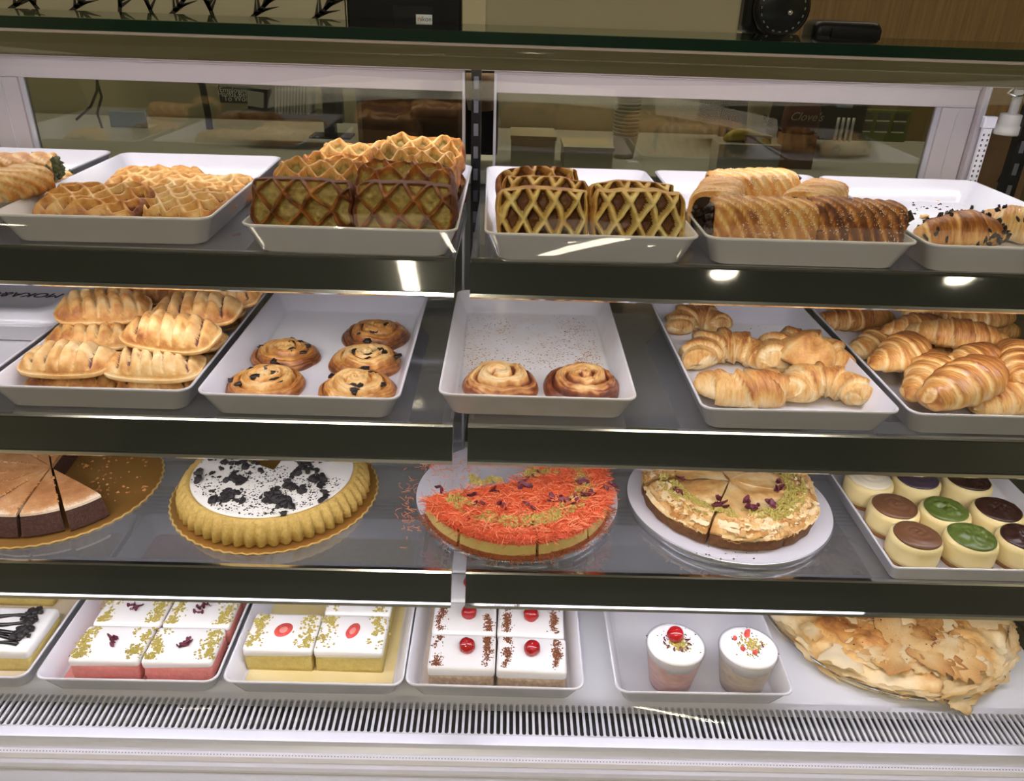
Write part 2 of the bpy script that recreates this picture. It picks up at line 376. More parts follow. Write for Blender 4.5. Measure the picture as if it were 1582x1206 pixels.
# ------------------------------------------------------------------ serving trays
def tray_mesh(W=.25, D=.38, H=.038, ins=.0145, name='serving_tray', m='melamine', rc=.016):
    c = D/2; g = G()
    loft(g, [rrect(W-2*ins-.01, D-2*ins-.01, rc, 0, cy=c), rrect(W-2*ins, D-2*ins, rc, .003, cy=c), rrect(W-.004, D-.004, rc, H-.004, cy=c),
             rrect(W, D, rc, H-.0028, cy=c), rrect(W, D, rc, H-.0006, cy=c), rrect(W-.003, D-.003, rc, H, cy=c), rrect(W-.0065, D-.0065, rc*.9, H-.001, cy=c),
             rrect(W-2*ins-.003, D-2*ins-.003, rc*.8, .007, cy=c), rrect(W-2*ins-.008, D-2*ins-.008, rc*.7, .004, cy=c)])
    me = g.mesh(name, m, True)
    return me
TRAY = tray_mesh(); TRAY_S = tray_mesh(m='melamine_soiled', name='soiled_tray')
def tray(x, y, z, rz, label, me=None):
    o = ob('serving_tray', me or TRAY, None, (x, y, z+.0003), (0, 0, rz))
    return tag(o, label, 'tray', 'white serving trays')
ROWS = [(-.747, .905, ZT, .004, 'white tray at the far left of the top shelf holding spinach pastries'),
        (-.469, .8987, ZT, .031, 'white tray of flat lattice pastries on the left of the top shelf'),
        (-.1788, .8824, ZT, -.003, 'white tray of piled cheese lattice pastries left of the middle post'),
        (.1021, .8803, ZT, .020, 'white tray of yellow latticed pastries just right of the middle post'),
        (.3600, .8866, ZT, .004, 'white tray of powdered striped pastries on the top shelf'),
        (.6180, .8830, ZT, .0, 'nearly empty white tray with crumbs at the right of the top shelf'),
        (-.7670, .8680, ZM, .0, 'white tray under the lidded container at the left of the second shelf'),
        (-.5075, .8560, ZM, .0, 'white tray heaped with slit fruit pastries on the second shelf'),
        (-.2478, .8495, ZM, -.005, 'white tray with five raisin swirls on the second shelf'),
        (.0474, .8649, ZM, -.006, 'stained white tray holding two cinnamon rolls'),
        (.3740, .8471, ZM, .014, 'white tray of pale knotted croissants on the second shelf'),
        (.6340, .8470, ZM, .004, 'white tray heaped with golden croissants at the right of the second shelf'),
        (-.7640, .7760, ZB, .0, 'white tray of chocolate drizzled cream cake at bottom left'),
        (-.5039, .7753, ZB, .003, 'white tray of pink milk cake squares on the case floor'),
        (-.2480, .7765, ZB, .0, 'white tray of yellow milk cake squares on the case floor'),
        (.0035, .7769, ZB, -.008, 'white tray of cherry topped cake squares on the case floor'),
        (.2962, .7738, ZB, .006, 'white tray holding two cream dessert cups on the case floor')]
TRAY_V = tray_mesh(.282, .40, .026, .005, 'straight_tray', rc=.008)
tray(.667, .8150, ZL, .004, 'straight sided white tray of frosted mini cheesecakes on the third shelf', TRAY_V)
for r in ROWS: tray(*r, me=TRAY_S if 'stained' in r[4] else None)
# ------------------------------------------------------------------ dough builders
RNG = np.random.RandomState(5)
def split(V, F, A, mask, sets):
    """faces of one surface dealt out to two parts by a mask: [(name, material, keep_mask_side)]"""
    F = np.array(F); mk = mask[F].mean(1) > .5; out = []
    for name, m, side in sets:
        f = F[mk == side]
        if not len(f): continue
        used, inv = np.unique(f, return_inverse=True)
        g = G().add(V[used], inv.reshape(f.shape), A[used]); out.append((name, g.mesh(name, m)))
    return out
def rect_field(L, W, nx, ny, fn, seed=0, wob=.055):
    s = np.linspace(-1, 1, nx); t = np.linspace(-1, 1, ny)
    s = np.sign(s)*(1-(1-np.abs(s))**1.45); t = np.sign(t)*(1-(1-np.abs(t))**1.45)
    U, Vv = np.meshgrid(s, t, indexing='ij')
    z, bake, fill = fn(U, Vv)
    # rounded outline
    pinch = 1-.10*(np.abs(U)*np.abs(Vv))**3
    P = np.stack([U*L/2*pinch, Vv*W/2*pinch, z], -1)
    nz = np.stack([U*3, Vv*3, np.full_like(U, seed*1.7)], -1)
    P[..., 0] *= 1+wob*vn(nz, 1, seed); P[..., 1] *= 1+wob*vn(nz, 1, seed+5)
    top = P.reshape(-1, 3); bot = top.copy(); bot[:, 2] = 0
    bot[:, :2] *= .96
    n = len(top); F = gridf(nx, ny)+gridf(nx, ny, off=n, flip=True)
    ring = [i*ny for i in range(nx)]+[(nx-1)*ny+j for j in range(1, ny)]+[i*ny+ny-1 for i in range(nx-2, -1, -1)]+[j for j in range(ny-2, 0, -1)]
    for k in range(len(ring)): a, b = ring[k], ring[(k+1) % len(ring)]; F.append((a, a+n, b+n, b))
    A = np.concatenate([bake.reshape(-1), np.full(n, .45)]); mk = np.concatenate([fill.reshape(-1).astype(float), np.zeros(n)])
    return np.concatenate([top, bot]), F, A, mk
def lattice(L, W, H, na, nb, wd, seed, dough, fillm, depth=.45, b0=.30, rib=.25):
    def fn(U, V):
        P = np.stack([U*2, V*2, np.full_like(U, seed)], -1)
        U2 = U+.05*vn(P, 1, seed); V2 = V+.05*vn(P, 1, seed+3)
        e = np.clip(1-np.abs(U)**7, 0, 1)*np.clip(1-np.abs(V)**6, 0, 1)
        a = U2*na/2+V2*nb/2; b = U2*na/2-V2*nb/2
        d1 = np.abs(a-np.round(a)); d2 = np.abs(b-np.round(b))
        rg = np.maximum(np.exp(-(d1/wd)**4), np.exp(-(d2/wd)**4))
        cr = np.exp(-(d1/wd)**2)*np.exp(-(d2/wd)**2)
        bd = np.clip((np.maximum(np.abs(U)**1.0, np.abs(V)**1.0)-.86)/.08, 0, 1)
        rg = np.maximum(rg, bd)
        n = vn(P, 3, seed+9)
        z = H*e**.38*((1-depth)+depth*rg)+H*.05*cr+H*.07*n*e
        z *= 1+.20*vn(P, .8, seed+4)
        bake = b0+rib*rg+.12*n+.18*vn(P, 1.2, seed+2)+.15*bd+.22*(1-e)
        return z, bake, rg < .35
    V, F, A, mk = rect_field(L, W, 116, 84, fn, seed)
    return split(V, F, A, mk, [('lattice_crust', dough, False), ('filling', fillm, True)])
def polar(nr, nt):
    r = np.sin(np.linspace(.004, PI/2, nr)); th = np.linspace(0, 2*PI, nt, endpoint=False)
    return np.meshgrid(r, th, indexing='ij')
def polar_mesh(X, Y, Z, A, nr, nt, mk=None, zb=0.):
    top = np.stack([X, Y, Z], -1).reshape(-1, 3); k = len(top)
    ring = top[-nt:].copy(); b1 = ring.copy(); b1[:, 2] = zb; b1[:, :2] *= .985
    V = np.concatenate([top, b1]); F = gridf(nr+1, nt, wv=True)
    F = [f for f in F]
    F.append(tuple(range(nt))[::-1]) ; 
    A = np.concatenate([A.reshape(-1), np.full(nt, .5)])
    mk = np.concatenate([mk.reshape(-1).astype(float), np.zeros(nt)]) if mk is not None else None
    Fq = [f for f in F if len(f) == 4]
    # centre
    c = V[:nt].mean(0); V = np.concatenate([V, [c]]); A = np.append(A, A[0]); 
    if mk is not None: mk = np.append(mk, 0)
    ci = len(V)-1
    Fq += [(ci, i, (i+1) % nt, ci) for i in range(nt)]
    return V, Fq, A, mk
def clean(F): return [tuple(dict.fromkeys(f)) for f in F]
def claw(L, W, H, nb, seed, dough='pale_dough', open_=(0, 5), skew=.16):
    nr, nt = 34, 120; R, T = polar(nr, nt)
    p = 3.2; m = (np.abs(np.cos(T))**p+np.abs(np.sin(T))**p)**(1/p)
    U = R*np.cos(T)/m; V = R*np.sin(T)/m
    P = np.stack([U*2, V*2, np.full_like(U, seed*2.3)], -1)
    q = (U+skew*V+.02*vn(P, 2, seed))*nb/2*1.08+nb/2
    fr = q-np.floor(q); k = np.clip(np.round(q), 0, nb)
    gd = np.minimum(fr, 1-fr)
    inner = np.clip((.93-R)/.05, 0, 1)*np.clip((.90-np.abs(U))/.06, 0, 1)
    wide = .12+.10*np.isin(k, open_)
    gv = np.exp(-(gd/(wide*.8))**1.3)*inner
    op = np.isin(k, open_)*1.0
    e = np.clip(1-(R/.94)**2.6, 0, 1)**.62
    n = vn(P, 3, seed)
    Z = H*e*(1-(.50+.28*op)*gv)+H*.07*n*e+H*.22*vn(P, .7, seed+8)*e+.0055
    X = U*L/2*(1+.04*vn(P, 1, seed+3)); Y = V*W/2*(1+.06*vn(P, 1, seed+6))
    A = .30+.12*n+.26*vn(P, 1.3, seed+2)-.22*gv+.16*np.clip((R-.55)/.3, 0, 1)-.40*np.clip((R-.93)/.07, 0, 1)
    mk = (gv*op > .60)&(np.abs(V) < .62)
    V3, F, A, mk = polar_mesh(X, Y, Z, A, nr, nt, mk)
    tri = [f for f in clean(F) if len(f) == 3]; quad = [f for f in clean(F) if len(f) == 4]
    out = split(V3, quad, A, mk, [('slit_crust', dough, False), ('fruit_filling', 'berry', True)])
    return out
def swirl(R0, H, turns, seed, dough, gdep=.3, dark=.35, gw=.16, flat=.5, ox=0.):
    nr, nt = 40, 84; R, T = polar(nr, nt)
    P = np.stack([R*np.cos(T)*2, R*np.sin(T)*2, np.full_like(R, seed*1.9)], -1)
    ph = (R+.05*vn(P, 1, seed))*turns-T/(2*PI); fr = ph-np.floor(ph); gd = np.minimum(fr, 1-fr)
    gv = np.exp(-(gd/gw)**2)*np.clip((.95-R)/.1, 0, 1)
    e = np.clip(1-R**5, 0, 1)**.5; n = vn(P, 4, seed)
    Z = H*e*((1-flat)+flat*(1-R**2)-gdep*gv)+H*.07*n*e+H*.16*vn(P, .9, seed+4)*e+.003
    Z += H*.05*np.sin(fr*PI*6)*e*(1-gv)
    o = 1+.07*vn(P, .8, seed+1)+.03*np.cos(T-1.)
    fine = np.sin(ph*2*PI*5+3*vn(P, 2, seed))*.09
    A = .22+dark*gv+.1*n+.2*vn(P, 1.1, seed+2)+.52*np.clip((R-.62)/.38, 0, 1)+fine
    V, F, A, _ = polar_mesh(R*np.cos(T)*R0*o, R*np.sin(T)*R0*o, Z, A, nr, nt)
    return [('swirl_dough', G().add(V, clean(F), A).mesh('swirl_dough', dough))]
def crescent(S, R0, bend, nseg, seed, dough='layered', tip=.30, flat=.82, step=.16, twist=.22, lift=0., b0=.27):
    nu, nv = 110, 30; t = np.linspace(0, 1, nu); th = np.linspace(0, 2*PI, nv, endpoint=False)
    Tt, H = np.meshgrid(t, th, indexing='ij'); a = bend*(Tt-.5); rho = S/max(bend, .05)
    cx = rho*np.sin(a); cy = rho*(1-np.cos(a))
    s = np.abs(Tt-.5)*nseg+twist*np.sin(H+seed)*np.sign(Tt-.5)+.5+.22*vn(np.stack([Tt*5, np.cos(H)*.8, np.sin(H)*.8+seed], -1), 1, seed+60); fr = s-np.floor(s)
    prof = tip+(1-tip)*np.clip(np.sin(PI*Tt), 0, 1)**.75
    endc = np.clip(np.minimum(Tt, 1-Tt)/.035, 0, 1)**.5
    P = np.stack([Tt*4, np.cos(H), np.sin(H)+seed*2.1], -1)
    lay = fr**1.6
    r = R0*prof*endc*(1+step*(lay-.4)+.10*vn(P, 1.2, seed)+.035*vn(P*np.array([9, 1, 1]), 2, seed+1))+.0004
    nx_, ny_ = np.sin(a), -np.cos(a)
    X = cx+nx_*r*np.cos(H); Y = cy+ny_*r*np.cos(H); Z = r*np.sin(H)*flat
    Z = np.where(Z < 0, Z*.75, Z)+R0*flat*.62*prof*.9+lift*np.sin(PI*Tt)*R0
    Z -= Z.min(); 
    A = b0+.24*(lay-.5)+.30*np.clip(np.sin(H), 0, 1)*prof+.10*vn(P*np.array([16, 1, 1]), 2, seed+3)+.2*vn(P, 1, seed+4)-.32*np.exp(-((fr-.04)/.07)**2)-.32*np.exp(-((1-fr)/.05)**2)*0
    V = np.stack([X, Y-cy.max()*.5, Z], -1).reshape(-1, 3)
    F = gridf(nu, nv, wv=True)+[tuple(range(nv))[::-1], tuple(range((nu-1)*nv, nu*nv))]
    return [('layered_dough', G().add(V, F, A.reshape(-1)).mesh('layered_dough', dough))]
def strudel(L, W, H, nr, seed, dough, fillm, sugar=True, b0=.45):
    nu, nv = 72, 36; t = np.linspace(-1, 1, nu); th = np.linspace(0, 2*PI, nv, endpoint=False)
    T, A_ = np.meshgrid(t, th, indexing='ij'); p = 3.4
    m = (np.abs(np.cos(A_))**p+np.abs(np.sin(A_))**p)**(1/p)
    P = np.stack([T*3, np.cos(A_), np.sin(A_)+seed], -1)
    ph = T*nr/2+np.cos(A_-.8)*1.5+.05*vn(P, 1, seed); fr = ph-np.floor(ph); rg = np.abs(np.sin(fr*PI))**.6
    e = np.clip(1-np.abs(T)**9, 0, 1)**.4*.25+.75
    s = e*(.86+.17*rg+.05*vn(P, 1, seed+2))
    X = T*L/2*(1+.02*vn(P, 2, seed)); Y = np.cos(A_)/m*W/2*s; Z = np.sin(A_)/m*H/2*s; Z = Z-Z.min()
    A = b0+.16*rg-.34*(1-rg)**1.5*0-.42*np.exp(-((fr-.08)/.11)**2)+.15*vn(P, 1.3, seed+6)+.08*vn(P, 8, seed+1)
    V = np.stack([X, Y, Z], -1).reshape(-1, 3)
    F = gridf(nu, nv, wv=True)
    out = [('ridged_crust', G().add(V, F, A.reshape(-1)).mesh('ridged_crust', dough))]
    g = G()
    for i, sgn in ((0, -1), (nu-1, 1)):
        ring = V[i*nv:(i+1)*nv]; c = ring.mean(0)
        for k in range(26):
            q = ring[RNG.randint(nv)]*.75*RNG.rand()+c*.25; q = c+(ring[RNG.randint(nv)]-c)*RNG.rand()**.5*.92
            lump(g, q+np.array([sgn*.001, 0, 0]), .0045+.004*RNG.rand(), 6, k)
        g.add(np.concatenate([ring*[1, .97, 1], [c]]), [(nv, k, (k+1) % nv) for k in range(nv)])
    out.append(('end_filling', g.mesh('end_filling', fillm)))
    if sugar:
        g = G(); Nn = 0; tries = 0
        Z2 = Z.reshape(nu, nv)
        while Nn < 900 and tries < 9000:
            tries += 1; i, j = RNG.randint(3, nu-3), RNG.randint(nv)
            if vn(np.array([t[i]*2.2, math.cos(th[j])*1.2, math.sin(th[j])+seed]), 1, seed+40) < -.05: continue
            if rg[i, j] > .72 and RNG.rand() < .7: continue
            q1, q2 = RNG.rand(), RNG.rand(); j2 = (j+1) % nv; pq = (V[i*nv+j]*(1-q1)+V[(i+1)*nv+j]*q1)*(1-q2)+(V[i*nv+j2]*(1-q1)+V[(i+1)*nv+j2]*q1)*q2
            lump(g, pq*1.003, .0004+.0006*RNG.rand(), 4, tries); Nn += 1
        out.append(('sugar_dusting', g.mesh('sugar_dusting', 'sugar')))
    return out
_OCT = np.array([(1, 0, 0), (0, 1, 0), (-1, 0, 0), (0, -1, 0), (0, 0, 1), (0, 0, -1)], float)
_OF = [(0, 1, 4), (1, 2, 4), (2, 3, 4), (3, 0, 4), (1, 0, 5), (2, 1, 5), (3, 2, 5), (0, 3, 5)]
def lump(g, p, r, k=6, seed=0, flat=1., A=None):
    q = _OCT*(.6+.8*RNG.rand(6, 1))*r; q = q+RNG.randn(6, 3)*r*.12; q[:, 2] *= flat
    a = RNG.rand()*6.28; c, s = math.cos(a), math.sin(a)
    q = np.stack([q[:, 0]*c-q[:, 1]*s, q[:, 0]*s+q[:, 1]*c, q[:, 2]], 1)
    g.add(q+np.asarray(p), _OF, A)
def chunk_mesh(name, m, r=1., seed=0, sub=2, rough=.35, flat=1.):
    """irregular rounded lump of radius 1*r"""
    nu, nv = 8*sub, 10*sub; ph = np.linspace(.05, PI-.05, nu); th = np.linspace(0, 2*PI, nv, endpoint=False)
    Pp, T = np.meshgrid(ph, th, indexing='ij'); D = np.stack([np.sin(Pp)*np.cos(T), np.sin(Pp)*np.sin(T), np.cos(Pp)], -1)
    rr = r*(1+rough*vn(D, 1.6, seed)+rough*.4*vn(D, 4, seed+1)); V = D*rr[..., None]; V[..., 2] *= flat
    F = gridf(nu, nv, wv=True, flip=True)+[tuple(range(nv)), tuple(range((nu-1)*nv, nu*nv))[::-1]]
    return G().add(V.reshape(-1, 3), F).mesh(name, m)
def petal_mesh(seed, m='petal'):
    n = 6; u = np.linspace(-1, 1, n); U, V = np.meshgrid(u, u, indexing='ij')
    P = np.stack([U, V, np.full_like(U, seed*3.)], -1)
    wdt = np.sqrt(np.clip(1.06-U**2, 0, 1))*(.75+.3*vn(P, 1.3, seed))
    Z = .35*(V**2)+.35*U*U+.25*vn(P, 1.2, seed+3)
    top = np.stack([U*.0075, V*wdt*.0048, Z*.005], -1).reshape(-1, 3); bot = top-[0, 0, .0004]
    return G().add(np.concatenate([top, bot]), gridf(n, n)+gridf(n, n, off=n*n, flip=True)).mesh('petal', m)
mat('berry', (.16, .05, .06), .35, var=(.28, .14, .12), vs=120)
mat('spinach_cheese', (.48, .36, .11), .55, var=(.24, .17, .045), vs=160, bmp=(200, .6, .001))
mat('meat', (.11, .035, .012), .5, var=(.20, .075, .02), vs=130, bmp=(180, .7, .0015))
mat('sausage', (.30, .10, .05), .45, var=(.20, .06, .03), vs=100)
mat('spinach', (.035, .05, .014), .5, var=(.10, .11, .03), vs=180, bmp=(200, .8, .001))
mat('chocolate', (.035, .015, .010), .4, var=(.02, .009, .006), vs=100)
mat('sugar', (.88, .86, .82), .7)
mat('raisin', (.018, .009, .008), .35)
mat('petal', (.085, .010, .020), .5, var=(.19, .03, .06), vs=150)
mat('pistachio', (.50, .40, .095), .7, var=(.37, .31, .065), vs=400)
mat('crumb_brown', (.45, .2, .06), .7)
mat('crumb_dark', (.05, .025, .015), .7)
petals = [petal_mesh(k) for k in range(4)]
raisins = [chunk_mesh('raisin', 'raisin', .005, k, 1, .5, .6) for k in range(3)]
def put(parts, name, label, cat, loc, rot=(0, 0, 0), group=None, tone=None, sc=1):
    t = thing(name, label, cat, loc, rot, group, sc)
    for pn, me in parts: 
        o = ob(pn, me, t, tone=tone)
    return t
R = math.radians
# ------------------------------------------------------------------ top shelf
fT = ZT+.0045                                       # inside floor of a tray on the top shelf
SPIN = [strudel(.085, .052, .034, 4, k, 'crust', 'spinach', False, .36) for k in (1, 2)]
for (px, py, z, rz, rx, k, lab) in ((10, 292, fT, 100, 0, 0, 'golden spinach pastry lowest at the front of the far left tray'), (48, 290, fT, 65, 0, 1, 'spinach pastry beside the rim of the far left tray'),
        (0, 262, fT, 80, 0, 1, 'spinach pastry at the back bottom of the far left pile'), (20, 262, fT+.032, 15, 12, 0, 'spinach pastry on top of the far left pile showing green filling'), (2, 285, fT+.032, 70, 6, 1, 'spinach pastry on top of the far left pile cut by the picture edge')):
    p = at(px, py, z+.02); put(SPIN[k], 'spinach_pastry', lab, 'pastry', (p.x, p.y+.02, z), (R(rx), 0, R(rz)), 'spinach pastries', (.05, .0)[k])
FLAT = [lattice(.140, .100, .030, 4.6, 3.2, .20, k, 'crust', 'sausage', .55, .26, .14) for k in (11, 12)]
for (px, py, z, rx, rz, tn, k, lab) in ((112, 322, fT+.001, 14, -3, .06, 0, 'browned lattice pastry at the front left of its tray'), (228, 286, fT, 6, 8, .0, 1, 'flaky lattice pastry lying at the back of its tray'),
        (268, 320, fT, 8, -12, -.12, 1, 'pale lattice pastry at the front right of its tray'), (327, 297, fT, 5, -8, -.08, 0, 'pale lattice pastry behind the front right one against the tray side')):
    p = at(px, py, z+.02); put(FLAT[k], 'lattice_pastry', lab, 'pastry', (min(max(p.x, -.515), -.424), p.y+(.012 if py > 310 else .03), z+math.sin(R(rx))*.05), (R(rx), 0, R(rz)), 'flat lattice pastries', tn, .94)
CHZ = [lattice(.124, .074, .036, 3.7, 1.9, .10, k, 'crust', 'spinach_cheese', .38, .40, .24) for k in (21, 22, 23)]
CHZ_L = [lattice(.122, .085, .032, 4.2, 2.4, .13, k, 'crust', 'spinach_cheese', .42, .12, .26) for k in (24, 25)]
xs = -.1788
for (x, y, z, rx, rz, tn, st, lab) in (
        (xs-.062, .946, fT+.037, 80, 2, .20, CHZ[0], 'cheese lattice pastry standing upright at the front left of the pile'),
        (xs+.0600, .943, fT+.037, 81, -4, .17, CHZ[1], 'cheese lattice pastry standing upright at the front by the post'),
        (xs-.060, 1.030, fT+.037, 32, 3, .03, CHZ_L[0], 'golden cheese lattice pastry leaning behind the left upright one'),
        (xs-.050, 1.105, fT+.030, 34, -4, .10, CHZ_L[1], 'cheese lattice pastry second from the back on the left of the pile'),
        (xs-.035, 1.180, fT+.036, 26, 5, .0, CHZ_L[0], 'cheese lattice pastry at the back left of the pile'),
        (xs+.052, 1.012, fT+.042, 38, -8, .16, CHZ[2], 'browned cheese lattice pastry leaning behind the right upright one'),
        (xs+.054, 1.075, fT+.050, 28, 6, -.02, CHZ_L[1], 'bright cheese lattice pastry high in the middle of the right stack'),
        (xs+.058, 1.155, fT+.050, 34, -6, .0, CHZ_L[0], 'topmost cheese lattice pastry at the back beside the post'),
        (xs+.060, 1.175, fT+.002, 2, 0, .12, CHZ[1], 'cheese lattice pastry at the bottom of the right stack')):
    put(st, 'cheese_lattice_pastry', lab, 'pastry', (x, y, z), (R(rx), 0, R(rz)), 'piled cheese lattice pastries', tn)
WIN = [lattice(.112, .074, .036, 4.4, 1.7, .165, k, 'yellow_dough', 'meat', .62, .16, -.02) for k in (31, 32)]
xs = .1021
for (x, y, z, rx, rz, tn, k, lab) in ((xs-.0565, .944, fT+.036, 82, 1, .06, 0, 'yellow latticed pastry with dark filling standing at the front by the post'),
        (xs+.0575, .943, fT+.037, 83, -1, .04, 1, 'yellow latticed pastry with dark filling standing at the front right'),
        (xs-.052, .992, fT+.037, 74, -8, .20, 1, 'browned latticed pastry right behind the left yellow one'),
        (xs-.058, 1.050, fT+.035, 62, 10, .34, 0, 'dark crusted latticed pastry at the back of the yellow ones'),
        (xs+.056, .990, fT+.036, 76, 2, .12, 0, 'latticed pastry hidden close behind the right yellow one')):
    put(WIN[k], 'latticed_meat_pastry', lab, 'pastry', (x, y, z), (R(rx), 0, R(rz)), 'yellow latticed pastries', tn)
STR = [strudel(.124, .062, .064, 8, k, 'crust', 'chocolate', True, .42) for k in (41, 42)]
STD = [strudel(.110, .060, .067, 8, 43, 'crust', 'chocolate', True, .66)]
xs = .360
for (x, y, z, rx, rz, tn, st, lab) in ((xs-.047, .948, fT, 4, -2, .05, STR[0], 'striped powdered pastry at the front left of its tray'),
        (xs+.066, .947, fT, 3, -4, .10, STD[0], 'dark brown striped powdered pastry at the front right of its tray'),
        (xs-.080, 1.035, fT, 0, 70, -.10, STR[1], 'golden striped pastry behind the left powdered one'),
        (xs-.012, 1.120, fT, 0, 12, -.14, STR[0], 'heavily sugared striped pastry at the back of its tray'),
        (xs+.050, 1.040, fT, 0, 55, -.12, STR[1], 'sugared striped pastry in the middle behind the dark one')):
    put(st, 'striped_pastry', lab, 'pastry', (x, y, z), (R(rx), 0, R(rz)), 'powdered striped pastries', tn)
for (px, py, rz, k, lab) in ((1492, 365, 8, 0, 'chocolate chip pastry in the nearly empty tray'), (1580, 355, -25, 1, 'chocolate chip pastry cut by the right picture edge')):
    p = at(px, py, fT+.02); t = put(crescent(.125, .030, .5, 4, 51+k, 'layered' if k == 0 else 'layered_pale', .35, .85, .12), 'chocolate_pastry', lab, 'pastry', (p.x, p.y+.015, fT), (0, 0, R(rz)), 'chocolate chip pastries', .22-.3*k)
    me = t.children[0].data; nn = len(me.vertices)
    for q in range(170):
        v = me.vertices[RNG.randint(nn)]
        if v.co.z < .014 or vn(np.array([v.co.x*40, v.co.y*40, v.co.z*40]), 1, 5) < -.1: continue
        ob('chocolate_chip', raisins[q % 3], t, v.co, (RNG.rand()*3, RNG.rand()*3, RNG.rand()*3)).scale = (1.0, .6, .6)
def crumbs(name, label, n, fn, size, m, parent=None, flat=.6):
    g = G()
    for k in range(n):
        q = fn()
        if q is None: continue
        lump(g, q, size*(.35+RNG.rand()), flat=flat)
    o = stuff(part(name, g, m, parent))
    if label: tag(o, label, 'crumbs')
    return o
def spot(px, py, z, sx, sy):
    def f():
        p = at(px+RNG.randn()*sx, py+RNG.randn()*sy, z); return (p.x, p.y, p.z+.0006)
    return f
crumbs('pastry_crumbs', 'pastry crumbs scattered on the floor of the nearly empty tray', 40, spot(1440, 318, fT, 28, 9), .0022, 'crumb_dark')
o = put([('bread_scrap', chunk_mesh('bread_scrap', 'yellow_dough', .007, 3, 2, .5, .5))], 'pastry_scrap', 'small pale scrap of pastry in the nearly empty tray', 'scrap', tuple(at(1446, 308, fT+.003)))
o = put([('bread_scrap', chunk_mesh('bread_scrap', 'crust', .006, 5, 2, .5, .4))], 'pastry_scrap', 'thin brown flake of pastry in the nearly empty tray', 'scrap', tuple(at(1427, 334, fT+.003)))
# ------------------------------------------------------------------ second shelf
fM = ZM+.0045
# lidded container
ct = thing('lidded_container', 'white lidded plastic container with upside-down marker lettering on its lid', 'container', (-.765, 1.145, fM))
g = G(); loft(g, [rrect(.215, .155, .025, 0), rrect(.235, .175, .03, .004), rrect(.245, .185, .03, .028), rrect(.251, .191, .032, .0285), rrect(.251, .191, .032, .031)])
part('container_body', g, 'melamine', ct, True)
g = G(); loft(g, [rrect(.253, .193, .032, .0312), rrect(.253, .193, .032, .034), rrect(.235, .175, .03, .046), rrect(.225, .165, .028, .0475), rrect(.195, .135, .02, .0475), rrect(.188, .128, .02, .0455)])
lid = part('container_lid', g, 'melamine', ct, True)
mat('marker', (.01, .01, .02), .6)
ob('lettering', text_mesh('MOKA&CO', .026, 'marker', italic=.2), lid, (.028, -.012, .0460), (0, 0, PI))
CLAW = [claw(.126, .076, .025, 7, 61, open_=(1, 6)), claw(.124, .072, .024, 8, 62, open_=(1, 2, 7)), claw(.128, .074, .025, 7, 63, open_=()), claw(.126, .076, .025, 6, 64, open_=(1, 2, 5))]
LST = [(92, 580, .000, 0, 0, 2, .14, 'slit fruit pastry at the front left bottom of the heap'),
       (238, 586, .000, 0, 0, 1, .04, 'slit fruit pastry at the front right bottom of the heap'),
       (165, 520, .000, 0, 8, 0, .1, 'slit fruit pastry hidden in the bottom middle of the heap'),
       (288, 548, .000, 0, -4, 2, -.04, 'slit fruit pastry low at the right edge of the heap'),
       (311, 490, .000, 0, 20, 0, .06, 'slit fruit pastry low against the right tray side'),
       (210, 470, .000, 0, -10, 1, .12, 'slit fruit pastry low at the back of the heap'),
       (105, 551, .030, 4, -8, 3, -.06, 'yellow slit fruit pastry second layer front left'),
       (243, 558, .028, 6, 1, 1, -.10, 'pale slit fruit pastry second layer front right'),
       (140, 512, .030, 0, 2, 2, .02, 'slit fruit pastry tucked under the upper left one'),
       (292, 515, .027, 0, -12, 1, -.02, 'slit fruit pastry tucked beneath the centre one on the right'),
       (335, 478, .030, 0, 30, 0, .05, 'slit fruit pastry by the right tray side halfway back'),
       (265, 512, .057, 12, -9, 0, .02, 'golden slit fruit pastry lying on top in the centre of the heap'),
       (160, 472, .056, 12, 12, 2, .02, 'slit fruit pastry on top at the left of the heap'),
       (305, 475, .058, 10, -6, 3, .04, 'slit fruit pastry on top at the right behind the centre one'),
       (235, 447, .045, 10, 4, 2, .26, 'dark brown slit fruit pastry at the back of the heap'),
       (340, 448, .062, 16, -5, 1, .05, 'slit fruit pastry on top at the back right of the heap'),
       (368, 462, .030, 0, 25, 0, .12, 'slit fruit pastry wedged at the back right tray side')]
for px, py, dz, rx, rz, k, tn, lab in LST:
    p = at(px, py, fM+dz+.012); lim = .049 if dz < .02 else (.058 if dz < .04 else .09); put(CLAW[k], 'slit_fruit_pastry', lab, 'pastry', (min(max(p.x, -.5075-lim), -.5075+lim), max(p.y, .912), fM+dz+math.sin(R(abs(rx)))*.02), (R(rx), R(RNG.randn()*2), R(rz)), 'slit fruit pastries', tn+.17)
RAIS = [swirl(.049, .0215, 3.1, 71+k, 'crust_glazed', .34, .28, .11) for k in range(3)]
for j, (px, py, tn, sc, lab) in enumerate(((437, 551, .08, .98, 'raisin swirl at the back left of its tray'), (580, 520, .16, 1.03, 'darkest raisin swirl at the back right of its tray'),
        (566, 560, .0, 1.04, 'raisin swirl in the middle of the right column'), (409, 596, .0, 1.05, 'raisin swirl at the front left with a raisin at its rim'), (546, 612, -.06, 1.06, 'palest raisin swirl at the front right of its tray'))):
    p = at(px, py, fM+.008); rz = j*1.3
    t = put(RAIS[j % 3], 'raisin_swirl', lab, 'pastry', (p.x, max(p.y+.008, .922), fM), (0, 0, rz), 'raisin swirls', tn+.10, sc)
    for q in range(9):
        a, rr = RNG.rand()*6.28, .012+.030*RNG.rand()
        z = .0215*(.5+.5*(1-(rr/.049)**2))+.0015
        ob('raisin', raisins[q % 3], t, (rr*math.cos(a), rr*math.sin(a), z-.001), (0, 0, RNG.rand()*6)).scale = (1.25, .9, 1.0)
